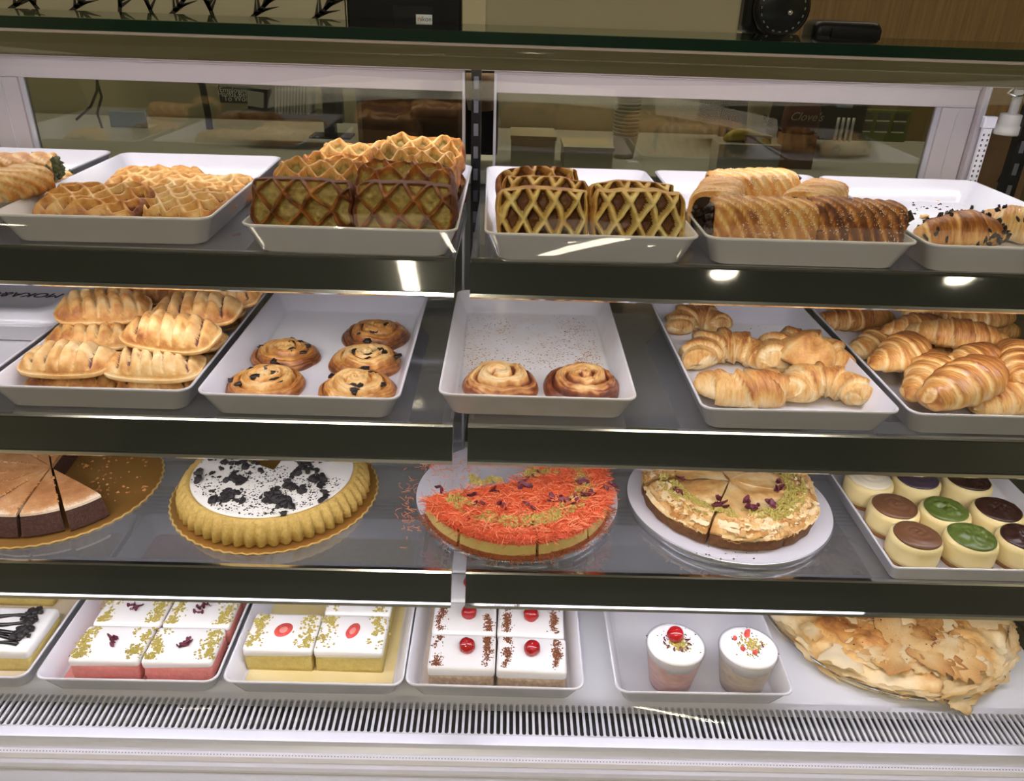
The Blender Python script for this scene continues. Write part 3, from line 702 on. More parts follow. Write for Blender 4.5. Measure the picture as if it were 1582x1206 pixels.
bakemat('cinnamon_dough', [(0, (.83, .66, .38)), (.3, (.76, .49, .20)), (.5, (.58, .26, .075)), (.68, (.26, .075, .028)), (1, (.12, .03, .014))], .3, .2, coat=.4)
CIN = [swirl(.052, .026, 2.5, 81, 'cinnamon_dough', .34, .55, .13, .35), swirl(.053, .027, 2.7, 85, 'cinnamon_dough', .36, .52, .12, .35)]
for k, (px, py, rz, tn, lab) in enumerate(((772, 592, .4, -.05, 'pale cinnamon roll at the left of the stained tray'), (900, 596, 2.4, .10, 'browner cinnamon roll at the right of the stained tray'))):
    p = at(px, py, fM+.008); put(CIN[k], 'cinnamon_roll', lab, 'pastry', (p.x, max(p.y, .940), fM), (0, 0, rz), 'cinnamon rolls', tn+.07)
def smear():
    cx_, cy_, sx_, sy_ = ((742, 560, 16, 18), (870, 532, 34, 9), (884, 508, 16, 10), (765, 505, 26, 10), (716, 505, 4, 26), (905, 558, 14, 10), (840, 555, 40, 8))[RNG.randint(7)]
    p = at(cx_+RNG.randn()*sx_, cy_+RNG.randn()*sy_, fM)
    if -.056 < p.x < .150 and p.y < 1.225: return (p.x, p.y, p.z+.0004)
crumbs('cinnamon_smears', 'cinnamon crumbs and glaze smears on the stained tray', 1500, smear, .0011, 'crumb_brown', flat=.3)
def knot(seed, S, R0, bend, flat=.8): return crescent(S, R0, bend, 5, seed, 'layered_pale', .62, flat, .30, .45, 0, .34)
for (px, py, rz, S, R0, bend, sd, tn, lab) in ((1077, 503, 190, .112, .027, 3.3, 91, .10, 'curled croissant knot at the back left of its tray'),
        (1120, 556, 185, .150, .031, 3.1, 92, .02, 'curled croissant knot in the middle of the left column'),
        (1146, 603, 5, .140, .031, 3.4, 93, .06, 'curled croissant knot at the front left of its tray'),
        (1287, 628, 178, .128, .030, 2.8, 95, .0, 'curled croissant knot at the front right of its tray')):
    p = at(px, py, fM+.012); put(knot(sd, S, R0, bend), 'croissant_knot', lab, 'pastry', (p.x, max(p.y, .935), fM), (0, 0, R(rz)), 'croissant knots', tn+.04)
p = at(1238, 556, fM+.02)
t = put(knot(94, .15, .034, 3.1, .85), 'croissant_knot', 'largest croissant knot with a domed golden top at the back right', 'pastry', (p.x, p.y, fM), (0, 0, R(182)), 'croissant knots', .04)
nr, nt = 16, 40; Rr, Tt = polar(nr, nt)
Pn = np.stack([Rr*np.cos(Tt), Rr*np.sin(Tt), Tt*0+4.], -1)
V, F, A, _ = polar_mesh(Rr*np.cos(Tt)*.046, Rr*np.sin(Tt)*.040, .032*np.sqrt(np.clip(1-Rr**2.2, 0, 1))*(1+.16*np.cos(3*Tt))+.004*vn(Pn, 2, 3), .40+.25*vn(Pn, 2, 9)-.25*np.exp(-(np.abs(np.sin(1.5*Tt))/.10)**2)*Rr, nr, nt)
part('domed_fold', G().add(V, clean(F), A), 'pale_dough', t, True, tone=.12, loc=(-.002, .004, .028), rot=(R(-14), R(-8), .4))
crumbs('croissant_flakes', 'dark flakes on the floor of the croissant knot tray', 8, spot(1165, 503, fM, 14, 5), .0014, 'crumb_brown')
CR = [crescent(.150, .029, .9, 7, 101, 'layered', .28), crescent(.155, .030, 1.2, 7, 102, 'layered', .30), crescent(.145, .031, .35, 7, 103, 'layered', .42), crescent(.165, .032, .5, 7, 104, 'layered_glazed', .40)]
for (px, py, dz, rx, rz, k, tn, sc, lab) in (
        (1322, 495, .000, 0, 14, 2, .16, .86, 'dark croissant at the back left corner of its tray'),
        (1350, 530, .000, 0, 38, 0, .0, .85, 'croissant along the left tray side behind the front ones'),
        (1470, 540, .000, 0, 20, 1, .02, .9, 'croissant at the bottom middle of the heap'),
        (1500, 500, .000, 0, -30, 0, .04, .9, 'croissant at the bottom back of the heap'),
        (1540, 560, .000, 0, 60, 1, .0, .9, 'croissant at the bottom right of the heap'),
        (1440, 482, .026, 0, -4, 2, -.10, .6, 'pale short croissant at the very back of the heap'),
        (1412, 503, .030, 6, 20, 1, .08, .72, 'croissant between the dark one and the heap top'),
        (1510, 492, .038, 4, 14, 3, .06, .72, 'croissant pointing right at the back of the heap'),
        (1478, 518, .038, 6, -12, 0, .02, .88, 'broad croissant near the top of the heap'),
        (1382, 543, .024, 8, 46, 1, .03, .86, 'curved croissant leaning over the left tray side'),
        (1500, 553, .034, 0, 30, 0, .05, .75, 'croissant lying between the two front ones'),
        (1425, 582, .010, 0, 58, 1, -.03, .95, 'thick pale croissant at the front left of its tray'),
        (1487, 598, .020, 0, 38, 3, .10, 1.0, 'glossy croissant with dark end at the very front'),
        (1570, 560, .034, 0, 70, 2, .04, .8, 'croissant at the right picture edge above the front ones'),
        (1560, 618, .000, 0, 25, 2, -.08, .85, 'pale croissant at the front right picture edge')):
    p = at(px, py, fM+dz+.014); put(CR[k], 'croissant', lab, 'croissant', (max(p.x, .578 if dz < .02 else .55), max(p.y, .905), fM+dz), (R(rx), 0, R(rz)), 'heaped croissants', tn+.08, sc*1.10)
# ------------------------------------------------------------------ third shelf: cakes
fL = ZL
mat('gold_card', (.50, .27, .07), .28, .55, var=(.42, .21, .05), vs=9)
mat('gold_edge', (.85, .60, .22), .3, .4)
mat('choc_sponge', (.045, .016, .010), .75, var=(.085, .032, .02), vs=260, bmp=(420, 1, .0022))
mat('vanilla_sponge', (.62, .43, .12), .7, var=(.50, .33, .085), vs=220, bmp=(380, .8, .0015))
mat('cream', (.82, .80, .76), .4, var=(.80, .77, .70), vs=25)
mat('white_cream', (.86, .85, .84), .4, bmp=(60, .15, .001))
mat('cookie', (.014, .011, .012), .6, var=(.03, .025, .026), vs=200, bmp=(300, 1, .001))
mat('drum_white', (.74, .73, .80), .35)
mat('drum_foil', (.55, .56, .60), .25, .8)
mat('cheese_layer', (.66, .52, .20), .5, var=(.58, .42, .14), vs=60, bmp=(150, .4, .001))
mat('orange_crust', (.42, .12, .035), .6, var=(.30, .08, .03), vs=120, bmp=(260, .8, .0015))
mat('orange_shred', (.80, .16, .06), .5, var=(.70, .10, .03), vs=90)
mat('orange_pale', (.88, .30, .14), .5)
mat('brown_crust', (.24, .10, .03), .65, var=(.13, .05, .015), vs=130, bmp=(300, 1, .0016))
m_, nt_, b_ = nodes('dusted')
n1 = noise(nt_, 22, 4, .6); n2 = noise(nt_, 500, 2, .7)
ad = nt_.nodes.new('ShaderNodeMath'); ad.operation = 'MULTIPLY_ADD'; nt_.links.new(n2.outputs[0], ad.inputs[0]); ad.inputs[1].default_value = .35; nt_.links.new(n1.outputs[0], ad.inputs[2])
at2 = nt_.nodes.new('ShaderNodeAttribute'); at2.attribute_name = 'bake'
sb = nt_.nodes.new('ShaderNodeMath'); sb.operation = 'ADD'; nt_.links.new(ad.outputs[0], sb.inputs[0]); nt_.links.new(at2.outputs['Fac'], sb.inputs[1])
rp = ramp(nt_, [(.50, (.76, .62, .46)), (.66, (.56, .30, .13)), (.85, (.43, .19, .065)), (1, (.33, .13, .04))])
nt_.links.new(sb.outputs[0], rp.inputs[0]); nt_.links.new(rp.outputs[0], b_.inputs['Base Color']); b_.inputs['Roughness'].default_value = .75
def wedge(g, prof, a0, a1, n=14, flute=None, A=None, gap=.0):
    """solid of an outline (r,z) turned from a0 to a1, both cut faces closed; the outline runs from the axis bottom to the axis top"""
    m = len(prof); V = []; AA = []
    for i in range(n+1):
        t = a0+(a1-a0)*i/n
        for k, (r, z) in enumerate(prof):
            rr = r*(1+(flute(t, k) if flute else 0)); V.append((rr*math.cos(t), rr*math.sin(t), z)); AA.append(.3 if A is None else A[k])
    F = []
    for i in range(n):
        for k in range(m-1): F.append((i*m+k, (i+1)*m+k, (i+1)*m+k+1, i*m+k+1))
    F += [tuple(range(m)), tuple(range(n*m, (n+1)*m))[::-1]]
    return g.add(V, F, AA)
def scallop_board(name, label, x, y, z):
    t = thing(name, label, 'cake board', (x, y, z), group='gold cake boards')
    n = 240; g = G(); fl = lambda th: .152*(1+.008*math.cos(60*th))
    P = [(fl(2*PI*i/n)*math.cos(2*PI*i/n), fl(2*PI*i/n)*math.sin(2*PI*i/n)) for i in range(n)]
    loops = [[(p[0]*.985, p[1]*.985, 0) for p in P], [(p[0], p[1], .0008) for p in P], [(p[0], p[1], .0022) for p in P], [(p[0]*.985, p[1]*.985, .0026) for p in P]]
    loft(g, loops[:3]); part('board_edge', g, 'gold_edge', t)
    g = G(); loft(g, [[(p[0]*.985, p[1]*.985, .0015) for p in P], [(p[0]*.985, p[1]*.985, .0028) for p in P]]); part('board_face', g, 'gold_card', t)
    return t
scallop_board('gold_cake_board', 'gold scalloped cake board under the chocolate cake', -.668, .992, fL)
scallop_board('gold_cake_board', 'gold scalloped cake board under the cookie cream cake', -.335, .992, fL)
# chocolate cake cut in slices
cc = thing('chocolate_cake', 'sliced chocolate cake with cinnamon dusted top, half eaten', 'cake', (-.663, .986, fL+.0028))
dq = R(26)
for k in range(9):
    a1 = R(-31)-k*dq; a0 = a1-dq
    ri = .006 if k != 2 else .0
    off = .004; mid = (a0+a1)/2; ox, oy = off*math.cos(mid), off*math.sin(mid)
    if k == 0: ox, oy = ox*2.4, oy*2.4
    g = G(); wedge(g, [(0, 0), (.120, 0), (.1235, .004), (.118, .018), (.113, .030), (0, .030)], a0+.012, a1-.012, 14, lambda t, q: .004*math.cos(t*60))
    s = part('cake_slice', g, 'choc_sponge', cc, loc=(ox, oy, 0))
    g = G(); pr = [(0, .030), (.1132, .030), (.1125, .0335), (.104, .0352), (.08, .036), (.04, .036), (.012, .036), (0, .0358)]
    wedge(g, pr, a0+.012, a1-.012, 14, A=[0, -.25, -.2, .0, .14, .14, .1, .1]); part('dusted_cream', g, 'dusted', s)
    g = G()
    for q in range(16):
        rr = .02+.09*RNG.rand(); lump(g, (rr*math.cos(a1-.012), rr*math.sin(a1-.012), .0362), .0018+.0012*RNG.rand())
    if k: part('cut_crumbs', g, 'crumb_brown', s)
def on_board(cx, cy, z, a0, a1, r0, r1):
    def f():
        a = a0+(a1-a0)*RNG.rand(); r = r0+(r1-r0)*RNG.rand(); return (cx+r*math.cos(a), cy+r*math.sin(a), z)
    return f
crumbs('cake_crumbs', 'golden crumbs left on the board of the chocolate cake', 90, on_board(-.668, .992, fL+.0034, R(-25), R(85), .05, .14), .0028, 'crumb_brown')
# cookie cream cake with fluted side and one slice gone
ck = thing('cookie_cream_cake', 'fluted yellow cake topped with white cream and crushed dark cookies', 'cake', (-.335, .990, fL+.0028))
A0, A1 = R(152), R(152+290)
fl = lambda t, k: ((.060 if k < 4 else .03)*(abs(math.cos(t*26))-.6) if 1 <= k <= 4 else 0)
g = G(); wedge(g, [(0, 0), (.126, 0), (.138, .003), (.1365, .018), (.130, .031), (.124, .036), (.119, .0362), (.117, .033), (0, .033)], A0, A1, 290, fl)
part('fluted_sponge', g, 'vanilla_sponge', ck, True)
g = G(); wedge(g, [(0, .033), (.1172, .033), (.1175, .0352), (.114, .0362), (.06, .0368), (0, .0368)], A0+.01, A1-.01, 90); part('cream_top', g, 'cream', ck, True)
cookies = [chunk_mesh('cookie_chunk', 'cookie', .0085, k, 1, .55, .55) for k in range(4)]
clus = [(345, 712, 9), (395, 722, 5), (372, 740, 9), (355, 765, 14), (420, 765, 16), (450, 750, 12), (475, 720, 14), (490, 705, 10), (495, 740, 9), (440, 775, 7), (302, 738, 3), (325, 733, 3), (495, 760, 2), (500, 765, 2), (452, 700, 8), (322, 762, 1), (450, 785, 2), (380, 720, 4)]
for px, py, n in clus:
    for q in range(int(n*1.6)):
        p = at(px+RNG.randn()*10, py+RNG.randn()*6, fL+.042)-Vector((-.335, .990, fL+.0028))
        an = math.atan2(p.y, p.x) % (2*PI); rr = math.hypot(p.x, p.y)
        if rr > .122 or R(80) < an < R(154): continue
        o = ob('cookie_chunk', cookies[q % 4], ck, (p.x, p.y, .0385), (RNG.randn()*.3, RNG.randn()*.3, RNG.rand()*6)); s_ = .28+.75*RNG.rand()**1.5; o.scale = (s_, s_*.8, s_*.7)
def ck_dust():
    for _ in range(50):
        a = A0+(A1-A0)*RNG.rand(); r = .115*math.sqrt(RNG.rand())
        if vn(np.array([r*math.cos(a)*22, r*math.sin(a)*22, .3]), 1, 4) > -.25: return (r*math.cos(a), r*math.sin(a), .0372)
crumbs('cookie_dust', None, 1100, ck_dust, .0013, 'cookie', ck)
# white drums
def drum(label, x, y):
    t = thing('white_cake_drum', label, 'cake board', (x, y, fL), group='white cake drums')
    part('drum_side', G().lathe([(.001, 0), (.152, 0), (.1528, .001), (.1528, .0105), (.152, .0112), (.001, .0112)], 96), 'drum_foil', t, True)
    part('drum_face', G().lathe([(.001, .0112), (.1515, .0112), (.1515, .0121), (.001, .0121)], 96), 'drum_white', t)
drum('round white cake drum under the orange shredded cake', .030, .985)
drum('round white cake drum under the flaky phyllo cake', .350, .985)
zD = fL+.0121
def strand(g, p, L, r, n=4, up=.3, rad=None):
    a = RNG.rand()*6.28; k = RNG.randn()*2.2/L*.5; pts = []; q = np.array(p, float); el = RNG.randn()*up
    for i in range(n+1):
        pts.append(tuple(q)); a += k*L/n; q = q+np.array([math.cos(a)*math.cos(el), math.sin(a)*math.cos(el), math.sin(el)])*L/n; el -= .35*el+.2*RNG.randn()*up
    g.tube(pts, r, 3)
# orange shredded cheesecake, five slices left
oc = thing('shredded_cheesecake', 'cheesecake topped with orange shredded pastry, pistachio and petals, partly eaten', 'cake', (.027, .962, zD))
cuts = [-161, -125, -78, -43, -4, 48]
for k in range(5):
    a0, a1 = R(cuts[k])+.010, R(cuts[k+1])-.010; mid = (a0+a1)/2
    g = G(); wedge(g, [(0, 0), (.134, 0), (.1365, .003), (.1345, .010), (0, .010)], a0, a1, 16); s = part('cake_slice', g, 'orange_crust', oc, loc=(.002*math.cos(mid), .002*math.sin(mid), 0))
    g = G(); wedge(g, [(0, .010), (.1345, .010), (.1335, .017), (.132, .027), (0, .027)], a0, a1, 16); part('cheese_layer', g, 'cheese_layer', s)
    g = G(); wedge(g, [(0, .027), (.133, .026), (.1345, .031), (.131, .036), (0, .037)], a0, a1, 16); part('shredded_layer', g, 'orange_shred', s)
    g = G(); gp = G()
    for q in range(int(560*(a1-a0)/.7)):
        a = a0+(a1-a0)*RNG.rand(); r = .131*math.sqrt(RNG.rand()); strand(g if q % 5 > 1 else gp, (r*math.cos(a), r*math.sin(a), .0365+.003*RNG.rand()), .012+.012*RNG.rand(), .00055, 4, .25)
    for q in range(int(240*(a1-a0)/.7)):
        a = a0+(a1-a0)*RNG.rand(); strand(g, (.1325*math.cos(a), .1325*math.sin(a), .031+.006*RNG.rand()), .008+.008*RNG.rand(), .00042, 4, .25)
    stuff(part('pastry_shreds', g, 'orange_shred', s)); stuff(part('pale_shreds', gp, 'orange_pale', s))
    g = G()
    for q in range(150):
        a = a0+(a1-a0)*RNG.rand(); strand(g, (.136*math.cos(a), .136*math.sin(a), .004+.007*RNG.rand()), .008+.008*RNG.rand(), .0004, 3, .2)
    stuff(part('crust_shreds', g, 'orange_crust', s))
def oc_nuts():
    for _ in range(60):
        a = R(-156)+R(200)*RNG.rand(); r = .086+.026*RNG.rand()
        if RNG.rand() < .28: r = .02+.05*RNG.rand(); a = R(20+40*RNG.rand()) if RNG.rand() < .5 else R(170+25*RNG.rand())
        if vn(np.array([math.cos(a)*4, math.sin(a)*4, r*60]), 1, 2) > -.45: return (r*math.cos(a), r*math.sin(a), .0385+.002*RNG.rand())
crumbs('pistachio_crumbs', None, 1500, oc_nuts, .0020, 'pistachio', oc, 1)
def add_petals(t, px_list, zt, c, n=3, spread=6):
    for px, py in px_list:
        for q in range(n):
            p = at(px+RNG.randn()*spread, py+RNG.randn()*spread*.6, zt)-c
            ob('petal', petals[RNG.randint(4)], t, (p.x, p.y, p.z), (RNG.randn()*.5, RNG.randn()*.5, RNG.rand()*6)).scale = (.75+.45*RNG.rand(),)*3
add_petals(oc, [(808, 745), (817, 752), (775, 780), (742, 775), (730, 765), (850, 772), (865, 768), (905, 762), (912, 768), (820, 780), (885, 775), (888, 713), (862, 714), (765, 758), (833, 732), (680, 758), (940, 753), (895, 745)], zD+.0405, oc.location, 2, 5)
g = G()
for q in range(220):
    if q < 110: p = at(700+RNG.randn()*42, 722+RNG.randn()*10, zD)
    elif q < 170: p = at(855+RNG.randn()*22, 706+RNG.randn()*3, zD)
    else: p = at(632+RNG.randn()*7, 785+RNG.randn()*26, fL)
    strand(g, (p.x, p.y, p.z+.001), .006+.010*RNG.rand(), .0004, 4, .12)
tag(stuff(part('orange_shreds', g, 'orange_pale')), 'loose orange shreds fallen on the white drum and shelf glass', 'crumbs')
# phyllo cheesecake
ph = thing('phyllo_cheesecake', 'round flaky phyllo cheesecake with a ring of pistachio and rose petals', 'cake', (.347, .983, zD))
cuts = [-178, -116, -67, -20, 40, 100, 182]
for k in range(6):
    a0, a1 = R(cuts[k])+.007, R(cuts[k+1])-.007; mid = (a0+a1)/2
    g = G(); wedge(g, [(0, 0), (.120, 0), (.126, .003), (.1265, .016), (.125, .022), (0, .022)], a0, a1, 22, lambda t, q: .006*math.sin(t*23)); s = part('cake_slice', g, 'brown_crust', ph, True, loc=(.0015*math.cos(mid), .0015*math.sin(mid), 0))
    n, m = 30, 14; V = []; AA = []; 
    rs = np.linspace(0, 1, m); tsn = np.linspace(a0, a1, n); RR, TT = np.meshgrid(rs, tsn, indexing='ij')
    Pn = np.stack([RR*np.cos(TT)*3, RR*np.sin(TT)*3, TT*0+k], -1)
    ZZ = .034+.0022*vn(Pn, 2, k)+.0015*vn(Pn, 5, k+3)-.010*np.clip((RR-.84)/.16, 0, 1)**1.5; rad = RR*.1255
    top = np.stack([rad*np.cos(TT), rad*np.sin(TT), ZZ], -1); bot = top.copy(); bot[..., 2] = .0215
    V = np.concatenate([top.reshape(-1, 3), bot.reshape(-1, 3)]); N_ = n*m
    F = gridf(m, n)+gridf(m, n, off=N_, flip=True)
    edge = [(m-1)*n+j for j in range(n)]; F += [(edge[j], edge[j]+N_, edge[j+1]+N_, edge[j+1]) for j in range(n-1)]
    for j in (0, n-1): F += [(i*n+j, i*n+j+N_, (i+1)*n+j+N_, (i+1)*n+j) for i in range(m-1)]
    AA = (.46+.22*vn(Pn, 1.5, k+7)+.12*vn(Pn, 6, k)+.15*RR**4).reshape(-1)
    part('phyllo_top', G().add(V, F, np.concatenate([AA, AA])), 'phyllo', s, True)
    # crinkled phyllo sheets folded along the rim
    g = G()
    for q in range(int(95*(a1-a0))):
        b0_ = a0+(a1-a0)*RNG.rand()*.92; ln = min(.10+.35*RNG.rand(), a1-b0_); r0_ = .094+.034*RNG.rand(); z0_ = .0365-.010*max(0, (r0_-.108)/.02)-.010*RNG.rand()*(r0_ > .118)
        wd = .003+.006*RNG.rand(); lean = RNG.rand()*1.2; kk = 8; V = []; dr = RNG.randn()*.006; dz = RNG.randn()*.003
        for i in range(kk+1):
            t_ = b0_+ln*i/kk; rr = min(.1285, r0_+dr*i/kk+.0015*RNG.randn()); zz = z0_+dz*i/kk+.0009*RNG.randn()
            wd_ = wd if zz-wd*math.sin(lean) > .021 else max(.001, zz-.021); rr = min(rr, .1275-wd_*math.cos(lean)*.6)
            V += [(rr*math.cos(t_), rr*math.sin(t_), zz), ((rr+wd_*math.cos(lean))*math.cos(t_), (rr+wd_*math.cos(lean))*math.sin(t_), zz-wd_*math.sin(lean))]
        bb = .05+.75*RNG.rand()
        g.add(V, [(2*i, 2*i+1, 2*i+3, 2*i+2) for i in range(kk)], bb)
    stuff(part('phyllo_folds', g, 'phyllo', s, True))
def ph_nuts():
    for _ in range(80):
        a = R(-185)+R(235)*RNG.rand(); r = .080+.030*RNG.rand()
        if a > 0: r = .07+.045*RNG.rand()
        if R(-112) < a < R(-70) and r > .1: continue
        if vn(np.array([math.cos(a)*5, math.sin(a)*5, r*70]), 1, 12) > -.35: return (r*math.cos(a), r*math.sin(a), .0372+.0012*RNG.rand()-.010*max(0, (r-.106)/.02)**1.5)
crumbs('pistachio_crumbs', None, 2000, ph_nuts, .0018, 'pistachio', ph, 1)
add_petals(ph, [(1042, 722), (1050, 740), (1046, 757), (1112, 768), (1116, 778), (1108, 783), (1158, 782), (1165, 785), (1150, 775), (1188, 778), (1190, 718), (1200, 728), (1198, 745), (1205, 752), (1202, 757)], zD+.0395, ph.location, 2, 4)
crumbs('dark_crumbs', 'dark crumbs on the white drum of the phyllo cake', 16, spot(1120, 855, zD, 30, 7), .0016, 'crumb_dark')
# mini cheesecakes
mat('cheesecake', (.74, .60, .27), .5, var=(.76, .64, .34), vs=40, bmp=(250, .3, .0006), sss=0)
mat('biscuit', (.30, .13, .04), .8, bmp=(300, .8, .001))
for nm, c, v in (('top_white', (.72, .63, .44), (.76, .69, .52)), ('top_plum', (.045, .032, .045), (.06, .04, .055)), ('top_dark', (.045, .016, .010), (.025, .009, .006)), ('top_cocoa', (.135, .060, .028), (.165, .075, .036)), ('top_green', (.075, .110, .018), (.105, .145, .026))):
    mat(nm, c, .35, var=v, vs=50)
def mini(px, py, topm, label, seed, rough):
    p = at(px, py, ZL+.045); p.y = max(p.y, .863); t = thing('mini_cheesecake', label, 'cheesecake', (p.x, p.y, ZL+.0045), group='frosted mini cheesecakes')
    part('biscuit_base', G().lathe([(.001, 0), (.034, 0), (.0345, .004), (.034, .007), (.001, .007)], 48, flute=lambda t_, k: .01*math.sin(t_*9+seed)), 'biscuit', t, True)
    part('cheesecake_body', G().lathe([(.001, .006), (.0345, .006), (.0352, .012), (.0352, .030), (.034, .036), (.030, .0385), (.001, .039)], 48, flute=lambda t_, k: .006*math.sin(t_*5+seed)), 'cheesecake', t, True)
    nr, nt = 22, 54; Rr, Tt = polar(nr, nt); P = np.stack([Rr*np.cos(Tt), Rr*np.sin(Tt), Tt*0+seed], -1)
    o_ = 1+.05*vn(P, 1.2, seed)
    Z = .039+.0055*np.sqrt(np.clip(1-Rr**3, 0, 1))*(1+.2*vn(P, 1.5, seed+1)) + (.0042 if rough else .0009)*(vn(P, 4, seed+2)+.6*vn(P, 9, seed+3))*np.clip(1.1-Rr, 0, 1)
    Z += .0010*np.sin((Rr*3-Tt/(2*PI))*2*PI)*np.clip(1-Rr, 0, 1)*(0 if rough else 1)
    V, F, A, _ = polar_mesh(Rr*np.cos(Tt)*.031*o_, Rr*np.sin(Tt)*.031*o_, Z, Rr*0, nr, nt, zb=.0375)
    part('frosting', G().add(V, clean(F), A), topm, t, True)
for k, a in enumerate(((1345, 737, 'top_white', 'mini cheesecake with ivory frosting at the back left of its tray', 0), (1418, 737, 'top_plum', 'mini cheesecake with glossy plum-black frosting in the back row', 0), (1497, 739, 'top_dark', 'mini cheesecake with rough dark chocolate frosting in the back row', 1),
        (1383, 780, 'top_cocoa', 'mini cheesecake with milk chocolate frosting in the middle row', 0), (1462, 785, 'top_green', 'mini cheesecake with green frosting in the middle row', 1), (1543, 785, 'top_dark', 'mini cheesecake with rough dark chocolate frosting in the middle row', 1),
        (1420, 829, 'top_cocoa', 'mini cheesecake with milk chocolate frosting in the front row', 0), (1507, 832, 'top_green', 'mini cheesecake with green frosting in the front row', 1), (1590, 834, 'top_dark', 'mini cheesecake with dark chocolate frosting at the right picture edge', 1))):
    mini(a[0], a[1], a[2], a[3], k+1, a[4])
# ------------------------------------------------------------------ case floor: cake squares, cups, pie
fB = ZB+.0045
mat('pink_sponge', (.70, .26, .22), .6, var=(.62, .20, .17), vs=120, bmp=(260, .8, .0012))
mat('pink_milk', (.72, .27, .23), .15, var=(.76, .33, .29), vs=15)
mat('yellow_sponge', (.62, .50, .17), .6, var=(.52, .40, .12), vs=150, bmp=(260, .8, .0012))
mat('yellow_milk', (.74, .60, .27), .15, var=(.78, .66, .36), vs=15)
mat('beige_sponge', (.52, .40, .26), .6, var=(.33, .22, .13), vs=150, bmp=(260, .8, .0012))
mat('beige_milk', (.66, .58, .50), .2, var=(.55, .46, .38), vs=25)
mat('tan_milk', (.72, .60, .42), .2, var=(.70, .56, .37), vs=10)
mat('cocoa', (.22, .075, .03), .8)
mat('cherry', (.34, .010, .012), .12, coat=.5)
mat('strawberry', (.62, .05, .045), .3, var=(.72, .12, .09), vs=90)
mat('strawberry_core', (.80, .30, .26), .4)
mat('choc_sauce', (.012, .010, .010), .2, coat=.3)
def square(w, d, h, label, x, y, sponge, name, rz=0., group=None, ch=.012, lip=.004):
    t = thing(name, label, 'cake', (x, y, fB+.0012), (0, 0, rz), group)
    n = 5; hs = h-ch; lo = []
    for k in range(n): 
        z = hs*k/(n-1); lo.append([(px*(1+.012*math.sin(py*300+z*400)), py*(1+.012*math.sin(px*310+z*300)), z) for px, py, _ in rrect(w-.003, d-.003, .004, 0, 3)])
    g = G(); loft(g, lo); part('sponge', g, sponge, t, True)
    g = G(); wv = lambda px, py, a: (px, py, a+.0012*math.sin(px*170+py*90+x*50))
    loops = [[wv(a, b, hs-.001) for a, b, _ in rrect(w-.006, d-.006, .004, 0, 3)], [wv(a, b, hs+.001) for a, b, _ in rrect(w-.001, d-.001, .005, 0, 3)], [(a, b, h-.004) for a, b, _ in rrect(w-.0005, d-.0005, .005, 0, 3)],
             [(a, b, h-.001) for a, b, _ in rrect(w-.003, d-.003, .005, 0, 3)], [(a, b, h) for a, b, _ in rrect(w-.009, d-.009, .004, 0, 3)]]
    loft(g, loops); part('cream_layer', g, 'white_cream', t, True)
    return t
def strip(t, x0, w, d, h, n, m, size, seed=0, nm='pistachio_crumbs'):
    g = G()
    for _ in range(n*3):
        y = (RNG.rand()-.5)*d*.86; x = x0+RNG.randn()*w
        if RNG.rand() > .5+.9*vn(np.array([x*120, y*75, seed*3.]), 1, seed): continue
        lump(g, (x, y, h+.0004), size*(.35+.75*RNG.rand()), flat=.9)
    stuff(part(nm, g, m, t))
def milk(label, x, y, m, w=.21, d=.342):
    g = G(); loft(g, [rrect(w-.002, d-.002, .012, fB-.0006), rrect(w, d, .012, fB+.0011)])
    o = tag(part('milk_pool', g, m, None, loc=(x, y, 0)), label, 'sauce')
milk('pink milk pooled in the tray of pink cake', -.5039, .7753+.19, 'pink_milk')
milk('yellow milk pooled in the tray of yellow cake', -.2480, .7765+.19, 'yellow_milk')
milk('brownish milk film in the tray of cherry cake', .0035, .7769+.19, 'beige_milk')
milk('cream coloured milk pooled in the bottom left tray', -.7640, .776+.19, 'tan_milk')
rows = ('front', 'second', 'third')
for r_ in range(3):
    for c_ in range(2):
        sd = 'left' if c_ == 0 else 'right'
        x, y = (-.546, -.444)[c_], .8375+r_*.0705
        t = square(.099, .0685, .0385, f'pink cream topped cake square, {rows[r_]} row {sd}, with rose petals', x+r_*.002, y, 'pink_sponge', 'pink_cake_square', .01, 'pink cake squares')
        strip(t, -.038, .0055, .0685, .0385, 150, 'pistachio', .0023, r_*2+c_); strip(t, .037, .0055, .0685, .0385, 150, 'pistachio', .0023, r_*2+c_+9)
        for q in range(10): ob('petal', petals[RNG.randint(4)], t, (RNG.randn()*.0055, RNG.randn()*.006, .0400), (RNG.randn()*.5, RNG.randn()*.5, RNG.rand()*6)).scale = (.45+.4*RNG.rand(),)*3
def berry_slice(t, rz, tip):
    n = 24; P = []
    for i in range(n):
        a = 2*PI*i/n; rr = (.0118)*(1+(.35 if tip else .12)*max(0, math.cos(a))**3-(.25 if tip else .0)*abs(math.sin(a))); P.append((rr*math.cos(a)*1.15, rr*math.sin(a)))
    g = G(); loft(g, [[(x, y, 0) for x, y in P], [(x*1.03, y*1.03, .0015) for x, y in P], [(x*.95, y*.95, .003) for x, y in P]])
    s = part('strawberry_slice', g, 'strawberry', t, True, loc=(0, .001, .0405), rot=(.1, 0, rz))
    g = G(); loft(g, [[(x*.5, y*.5, .0025) for x, y in P], [(x*.42, y*.42, .0034) for x, y in P]]); part('slice_core', g, 'strawberry_core', s, True)
